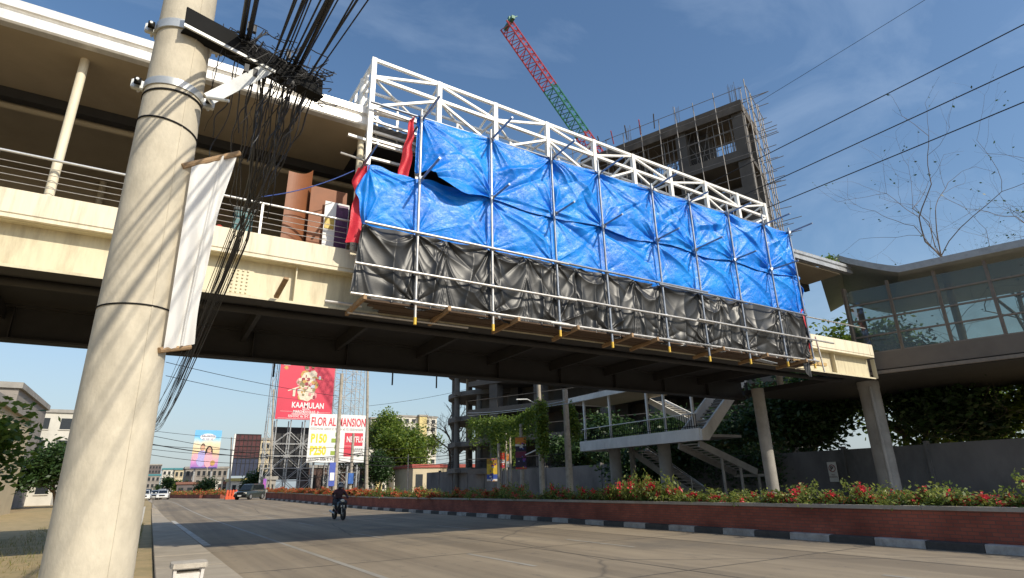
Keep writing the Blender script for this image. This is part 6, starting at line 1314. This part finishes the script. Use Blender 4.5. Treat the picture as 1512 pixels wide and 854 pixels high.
def car(name, label, cat, paint, L_=4.5, W=1.8, Hh=1.75, suv=True, loc=(0, 0, 0), rz=0, group=None):
    """front towards +X (local)"""
    t = thing(name, label, cat, (0, 0, 0), 0, group); hw = W/2; gc = 0.28 if suv else 0.2; bz = 1.05*Hh/1.75 if suv else 0.92*Hh/1.45
    def ring(x, w, z0, z1, r=0.08): return [(x, -w, z0+r), (x, -w+r*0.6, z0), (x, w-r*0.6, z0), (x, w, z0+r), (x, w*1.0, (z0+z1)/2), (x, w-0.03, z1-r), (x, w-0.10, z1), (x, -w+0.10, z1), (x, -w+0.03, z1-r), (x, -w, (z0+z1)/2)]
    f = L_/2; body = [(-f, hw*0.88, gc+0.15, bz-0.12), (-f+0.10, hw*0.97, gc+0.02, bz-0.03), (-f+0.7, hw, gc, bz), (-0.2, hw, gc, bz), (f-1.45, hw, gc, bz-0.01), (f-1.0, hw*0.99, gc, bz-0.07), (f-0.25, hw*0.95, gc+0.02, bz-0.16), (f, hw*0.82, gc+0.15, bz-0.32)]
    loft([ring(*b) for b in body], paint, 'body', t)
    if suv: cb = [(-f+0.06, hw*0.80, bz-0.04, bz+0.10), (-f+0.28, hw*0.80, bz-0.04, Hh-0.06), (-f+0.6, hw*0.80, bz-0.04, Hh), (0.2, hw*0.80, bz-0.04, Hh), (0.62, hw*0.79, bz-0.04, Hh-0.07), (1.12, hw*0.86, bz-0.06, bz+0.02)]
    else: cb = [(-f+0.35, hw*0.78, bz-0.04, bz+0.05), (-f+1.0, hw*0.74, bz-0.04, Hh-0.05), (-0.3, hw*0.74, bz-0.04, Hh), (0.35, hw*0.74, bz-0.04, Hh-0.05), (1.15, hw*0.84, bz-0.06, bz+0.02)]
    loft([ring(x, w, z0, z1, 0.05) for x, w, z0, z1 in cb], paint, 'cabin', t)
    x_ = cb[-2][0]; x2 = cb[-1][0]; zt = cb[-2][3]; w1 = cb[-2][1]; w2 = cb[-1][1]
    ws_ = MB().add([(x_+0.06, -w1+0.10, zt-0.03), (x_+0.06, w1-0.10, zt-0.03), (x2+0.012, w2-0.12, bz+0.035), (x2+0.012, -w2+0.12, bz+0.035), (x_+0.10, -w1+0.10, zt-0.02), (x_+0.10, w1-0.10, zt-0.02), (x2+0.05, w2-0.12, bz+0.045), (x2+0.05, -w2+0.12, bz+0.045)], [(0, 1, 2, 3), (4, 7, 6, 5), (0, 4, 5, 1), (1, 5, 6, 2), (2, 6, 7, 3), (3, 7, 4, 0)]).build('windscreen', M_CGL, t, world=False)
    segs = [(-f+0.45, -0.75), (-0.68, 0.02), (0.10, 0.62)] if suv else [(-f+1.0, -0.45), (-0.38, 0.30)]
    for sgn in (-1, 1):
        for (a, b) in segs: MB().box(a, b, *sorted((sgn*(hw*0.80-0.012 if suv else hw*0.75-0.01), sgn*(hw*0.80+0.012 if suv else hw*0.78))), bz+0.06, Hh-0.14).build('side_window', M_CGL, t, world=False)
        MB().box(0.78, 0.98, *sorted((sgn*(hw-0.02), sgn*(hw+0.16))), bz+0.02, bz+0.17).build('mirror', paint, t, world=False, bevel=0.02)
        MB().box(f-0.14, f-0.012, *sorted((sgn*hw*0.50, sgn*hw*0.84)), bz-0.42, bz-0.24).build('headlight', M_LAMP, t, world=False, bevel=0.015)
        MB().box(-f-0.012, -f+0.1, *sorted((sgn*hw*0.55, sgn*hw*0.84)), bz-0.35, bz-0.15).build('tail_light', M_TAIL, t, world=False, bevel=0.01)
    MB().box(f-0.06, f+0.012, -hw*0.46, hw*0.46, bz-0.44, bz-0.22).build('grille', M_BLACK, t, world=False); MB().box(f-0.10, f+0.06, -hw*0.88, hw*0.88, gc+0.10, gc+0.30).build('bumper', M_BLACK if suv else paint, t, world=False, bevel=0.03)
    MB().box(f+0.061, f+0.072, -0.24, 0.24, gc+0.13, gc+0.27).build('number_plate', M_PLATE, t, world=False)
    wr = 0.37 if suv else 0.31
    for x in (-f+0.85, f-0.88):
        for sgn in (-1, 1):
            wh = MB().tube([(x, sgn*(hw-0.20), wr), (x, sgn*(hw+0.015), wr)], wr, 20).build('wheel', M_TYRE, t, world=False, smooth=True); MB().tube([(x, sgn*(hw+0.012), wr), (x, sgn*(hw+0.03), wr)], wr*0.6, 14).build('rim', M_RIM, wh, world=False, smooth=True)
    if suv:
        for sgn in (-1, 1): MB().tube([(-f+0.5, sgn*hw*0.62, Hh+0.05), (0.3, sgn*hw*0.62, Hh+0.05)], 0.02, 6).build('roof_rail', M_BLACK, t, world=False)
    t.location = loc; t.rotation_euler = (0, 0, rz); return t
M_SUV = mat('dark_green_paint', (0.045, 0.055, 0.05), 0.25, 0.2, var=0.1, coat=0.6); M_CW = mat('white_car_paint', (0.72, 0.72, 0.71), 0.3, var=0.04, coat=0.5); M_CS = mat('silver_car_paint', (0.42, 0.43, 0.44), 0.3, 0.4, var=0.05, coat=0.5)
p = atY(368, 737, 82.5); car('suv', 'dark green sport utility vehicle at the end of the planter', 'car', M_SUV, 4.5, 1.85, 1.85, True, (p[0], 82.5, gz(82.5)), math.atan2(-0.80, -0.60))
cars = [(212, 104, M_CW, False, 'white sedan nearest the pole far down the road'), (229, 118, M_CS, False, 'silver sedan among the far cars on the left'), (240, 112, M_CW, False, 'white sedan right of the silver one far down the road'), (216, 138, M_SUV, True, 'dark jeep behind the far white cars'), (238, 150, M_CW, True, 'white van farthest among the cars down the road')]
for px, Y, m, s_, lab in cars:
    p = atY(px, 735, Y); car('parked_car', lab, 'car', m, 4.4, 1.75, 1.75 if s_ else 1.45, s_, (p[0], Y, gz(Y)), R(-90)+random.uniform(-.1, .1), 'cars far down the road')
# orange barriers
M_ORB = mat('orange_plastic', (0.70, 0.10, 0.03), 0.5, var=0.12)
for k in range(4):
    p = atY(334.5+4.2*k, 737, 90); t = thing('road_barrier', 'upright orange plastic road barrier, %s of four in a row' % ('leftmost', 'second from left', 'third from left', 'rightmost')[k], 'barrier', (p[0], 90, gz(90)), 0, 'orange barriers')
    x, z = p[0], gz(90); MB().prism([(x-0.20, z), (x+0.20, z), (x+0.20, z+0.25), (x+0.13, z+0.5), (x+0.12, z+1.15), (x-0.12, z+1.15), (x-0.13, z+0.5), (x-0.20, z+0.25)], 'y', 89.6, 90.6).build('shell', M_ORB, t, bevel=0.015)
    MB().tube([(x, 89.9, z+1.15), (x, 89.9, z+1.22)], 0.06, 8).build('cap', M_ORB, t)

# ------------------------------------------------------------------ rider on a scooter
SX, SYc, SR = 8.30, 31.0, math.atan2(-0.995, 0.08)         # heading towards the camera, slightly to the right
sct = thing('motor_scooter', 'black step-through motor scooter ridden towards the camera in the bridge shade', 'scooter', (0, 0, 0))
M_SCB = mat('black_gloss_plastic', (0.025, 0.025, 0.03), 0.25, var=0.1, coat=0.5)
for x in (-0.62, 0.62):
    wv = MB(); n = 24
    vs = []; r0, r1 = 0.27, 0.16
    for (r_, y) in ((r0, -0.05), (r0+0.018, 0), (r0, 0.05), (r1, 0.05), (r1, -0.05)):
        for k in range(n): a = 2*math.pi*k/n; vs.append((x+r_*math.cos(a), y, 0.288+r_*math.sin(a)))
    wheel = wv.add(vs, [(q*n+k, q*n+(k+1) % n, ((q+1) % 5)*n+(k+1) % n, ((q+1) % 5)*n+k) for q in range(5) for k in range(n)]).build('wheel', M_TYRE, sct, world=False, smooth=True)
    hub = MB(); hub.tube([(x, -0.05, 0.288), (x, 0.05, 0.288)], 0.05, 10)
    for k in range(5): a = 2*math.pi*k/5; hub.bar((x, 0, 0.288), (x+0.185*math.cos(a), 0, 0.288+0.185*math.sin(a)), 0.03)
    hub.build('rim', M_RIM, wheel, world=False)
def oval(x, w, z0, z1, n=12): return [(x, w*math.cos(2*math.pi*k/n), (z0+z1)/2+(z1-z0)/2*math.sin(2*math.pi*k/n)) for k in range(n)]
loft([oval(-0.92, 0.05, 0.70, 0.78), oval(-0.75, 0.11, 0.56, 0.80), oval(-0.40, 0.15, 0.42, 0.76), oval(-0.10, 0.15, 0.32, 0.70), oval(0.02, 0.13, 0.28, 0.45), oval(0.30, 0.13, 0.26, 0.38)], M_SCB, 'body', sct)
loft([[(0.30, -0.13, 0.28), (0.30, 0.13, 0.28), (0.36, 0.13, 0.28), (0.36, -0.13, 0.28)], [(0.36, -0.26, 0.55), (0.36, 0.26, 0.55), (0.43, 0.24, 0.56), (0.43, -0.24, 0.56)], [(0.33, -0.25, 0.80), (0.33, 0.25, 0.80), (0.46, 0.18, 0.82), (0.46, -0.18, 0.82)], [(0.26, -0.10, 0.98), (0.26, 0.10, 0.98), (0.33, 0.09, 0.99), (0.33, -0.09, 0.99)]], M_SCB, 'leg_shield', sct)
loft([oval(-0.70, 0.10, 0.79, 0.84), oval(-0.4, 0.14, 0.75, 0.84), oval(-0.12, 0.12, 0.70, 0.78), oval(0.0, 0.07, 0.66, 0.72)], mat('seat_vinyl', (0.02, 0.02, 0.02), 0.6, var=0.1), 'seat', sct)
MB().tube([(0.30, 0, 0.95), (0.62, 0, 0.42)], 0.04, 8).build('steering_stem', M_SCB, sct, world=False, smooth=True)
for s_ in (-1, 1): MB().tube([(0.56, s_*0.07, 0.55), (0.62, s_*0.07, 0.29)], 0.022, 8).build('fork', M_STEEL, sct, world=False, smooth=True); MB().tube([(0.24, s_*0.33, 1.06), (0.16, s_*0.42, 1.24)], 0.008, 6).build('mirror_stem', M_BLACK, sct, world=False); MB().tube([(0.15, s_*0.42, 1.25), (0.17, s_*0.42, 1.25)], 0.055, 10).build('mirror', M_BLACK, sct, world=False)
MB().tube([(0.18, -0.36, 1.02), (0.28, -0.12, 1.03), (0.30, 0, 1.0), (0.28, 0.12, 1.03), (0.18, 0.36, 1.02)], 0.016, 8).build('handlebar', M_BLACK, sct, world=False, smooth=True)
loft([oval(0.36, 0.07, 0.86, 0.98), oval(0.44, 0.10, 0.84, 0.97), oval(0.47, 0.07, 0.86, 0.94)], M_LAMP, 'headlight', sct)
loft([oval(0.35, 0.06, 0.40, 0.50), oval(0.60, 0.075, 0.56, 0.60), oval(0.88, 0.05, 0.48, 0.52)], M_SCB, 'front_mudguard', sct); MB().box(0.465, 0.475, -0.10, 0.10, 0.60, 0.70).build('number_plate', M_PLATE, sct, world=False)
MB().tube([(-0.25, -0.14, 0.30), (-0.85, -0.18, 0.42)], [0.035, 0.055], 10).build('exhaust', M_STEEL, sct, world=False, smooth=True)
sct.location = (SX, SYc, 0.0); sct.rotation_euler = (0, 0, SR)
# the rider: one continuous skinned body
def skin_mesh(name, verts, edges, radii, m, parent=None, root=0, sub=2):
    me = bpy.data.meshes.new(name+'_rig'); me.from_pydata(verts, edges, []); o = bpy.data.objects.new(name+'_rig', me); col.objects.link(o)
    md = o.modifiers.new('skin', 'SKIN'); md.use_smooth_shade = True
    for i, v in enumerate(me.skin_vertices[0].data): v.radius = radii[i] if isinstance(radii[i], tuple) else (radii[i], radii[i]); v.use_root = (i == root)
    sb = o.modifiers.new('sub', 'SUBSURF'); sb.levels = sub; sb.render_levels = sub
    bpy.context.view_layer.update(); dg = bpy.context.evaluated_depsgraph_get(); nm = bpy.data.meshes.new_from_object(o.evaluated_get(dg)); bpy.data.objects.remove(o, do_unlink=True)
    nm.polygons.foreach_set('use_smooth', [True]*len(nm.polygons)); nm.materials.clear(); r_ = bpy.data.objects.new(name, nm); col.objects.link(r_); nm.materials.append(m)
    if parent: r_.parent = parent
    return r_
per = thing('person', 'scooter rider in a dark jacket and helmet coming towards the camera', 'person')
V = [(-0.28, 0, 0.86), (-0.24, 0, 1.02), (-0.16, 0, 1.22), (-0.12, 0, 1.38), (-0.08, 0, 1.47), (-0.05, 0, 1.54)]; Ed = [(0, 1), (1, 2), (2, 3), (3, 4), (4, 5)]; Ra = [(0.18, 0.16), (0.175, 0.15), (0.20, 0.155), (0.18, 0.13), (0.07, 0.07), (0.08, 0.085)]
for s_ in (-1, 1):
    b = len(V); V += [(-0.12, s_*0.20, 1.37), (-0.06, s_*0.36, 1.16), (0.14, s_*0.34, 1.06), (0.20, s_*0.33, 1.05)]; Ed += [(3, b), (b, b+1), (b+1, b+2), (b+2, b+3)]; Ra += [0.085, 0.066, 0.045, 0.036]
    for k, dy in enumerate((-0.035, -0.012, 0.012, 0.033)):                 # fingers closed over the grip
        q = len(V); L2 = (0.026, 0.031, 0.029, 0.023)[k]; V += [(0.235+L2*0.3, s_*0.33+dy, 1.055), (0.245+L2*0.2, s_*0.33+dy, 1.025), (0.215, s_*0.33+dy, 1.005)]; Ed += [(b+3, q), (q, q+1), (q+1, q+2)]; Ra += [0.0095, 0.009, 0.008]
    q = len(V); V += [(0.205, s_*0.285, 1.03), (0.215, s_*0.28, 1.005)]; Ed += [(b+3, q), (q, q+1)]; Ra += [0.011, 0.009]
    b = len(V); V += [(-0.22, s_*0.12, 0.86), (0.20, s_*0.27, 0.86), (0.14, s_*0.19, 0.45), (0.16, s_*0.18, 0.40), (0.30, s_*0.18, 0.385)]; Ed += [(0, b), (b, b+1), (b+1, b+2), (b+2, b+3), (b+3, b+4)]; Ra += [0.105, 0.075, 0.050, 0.048, (0.045, 0.035)]
M_JK = mat('dark_jacket', (0.05, 0.045, 0.06), 0.8, c2=(0.10, 0.02, 0.03), scale=3); body = skin_mesh('body', V, Ed, Ra, M_JK, per)
hel = MB(); hel.lathe([(0.02, 1.50), (0.115, 1.51), (0.145, 1.57), (0.15, 1.64), (0.135, 1.71), (0.095, 1.765), (0.04, 1.785), (0.005, 1.79)], -0.03, 0, 20); hel.build('helmet', mat('dark_helmet', (0.03, 0.03, 0.035), 0.2, var=0.1, coat=0.6), per, world=False, smooth=True)
vz = MB(); vs = []
for j, z in enumerate((1.56, 1.62, 1.675)):
    for k in range(9): a = R(-60+15*k); r_ = (0.152, 0.158, 0.150)[j]; vs.append((-0.03+r_*math.cos(a), r_*math.sin(a), z))
vz.add(vs, [(j*9+k, j*9+k+1, (j+1)*9+k+1, (j+1)*9+k) for j in range(2) for k in range(8)]).build('visor', mat('visor', (0.30, 0.33, 0.36), 0.08, var=0.05), per, world=False, smooth=True)
fc = MB(); fc.lathe([(0.02, 1.495), (0.07, 1.52), (0.10, 1.57), (0.10, 1.65)], 0.012, 0, 14); fc.build('face', mat('skin', (0.36, 0.20, 0.13), 0.6), per, world=False, smooth=True)
tr_ = skin_mesh('trousers', [(-0.28, 0, 0.86), (-0.22, 0.12, 0.86), (0.20, 0.27, 0.86), (0.14, 0.19, 0.47), (-0.22, -0.12, 0.86), (0.20, -0.27, 0.86), (0.14, -0.19, 0.47)], [(0, 1), (1, 2), (2, 3), (0, 4), (4, 5), (5, 6)], [(0.185, 0.165), 0.13, 0.095, 0.068, 0.13, 0.095, 0.068], mat('dark_trousers', (0.03, 0.035, 0.05), 0.85), per)
per.location = (SX, SYc, 0.0); per.rotation_euler = (0, 0, SR)
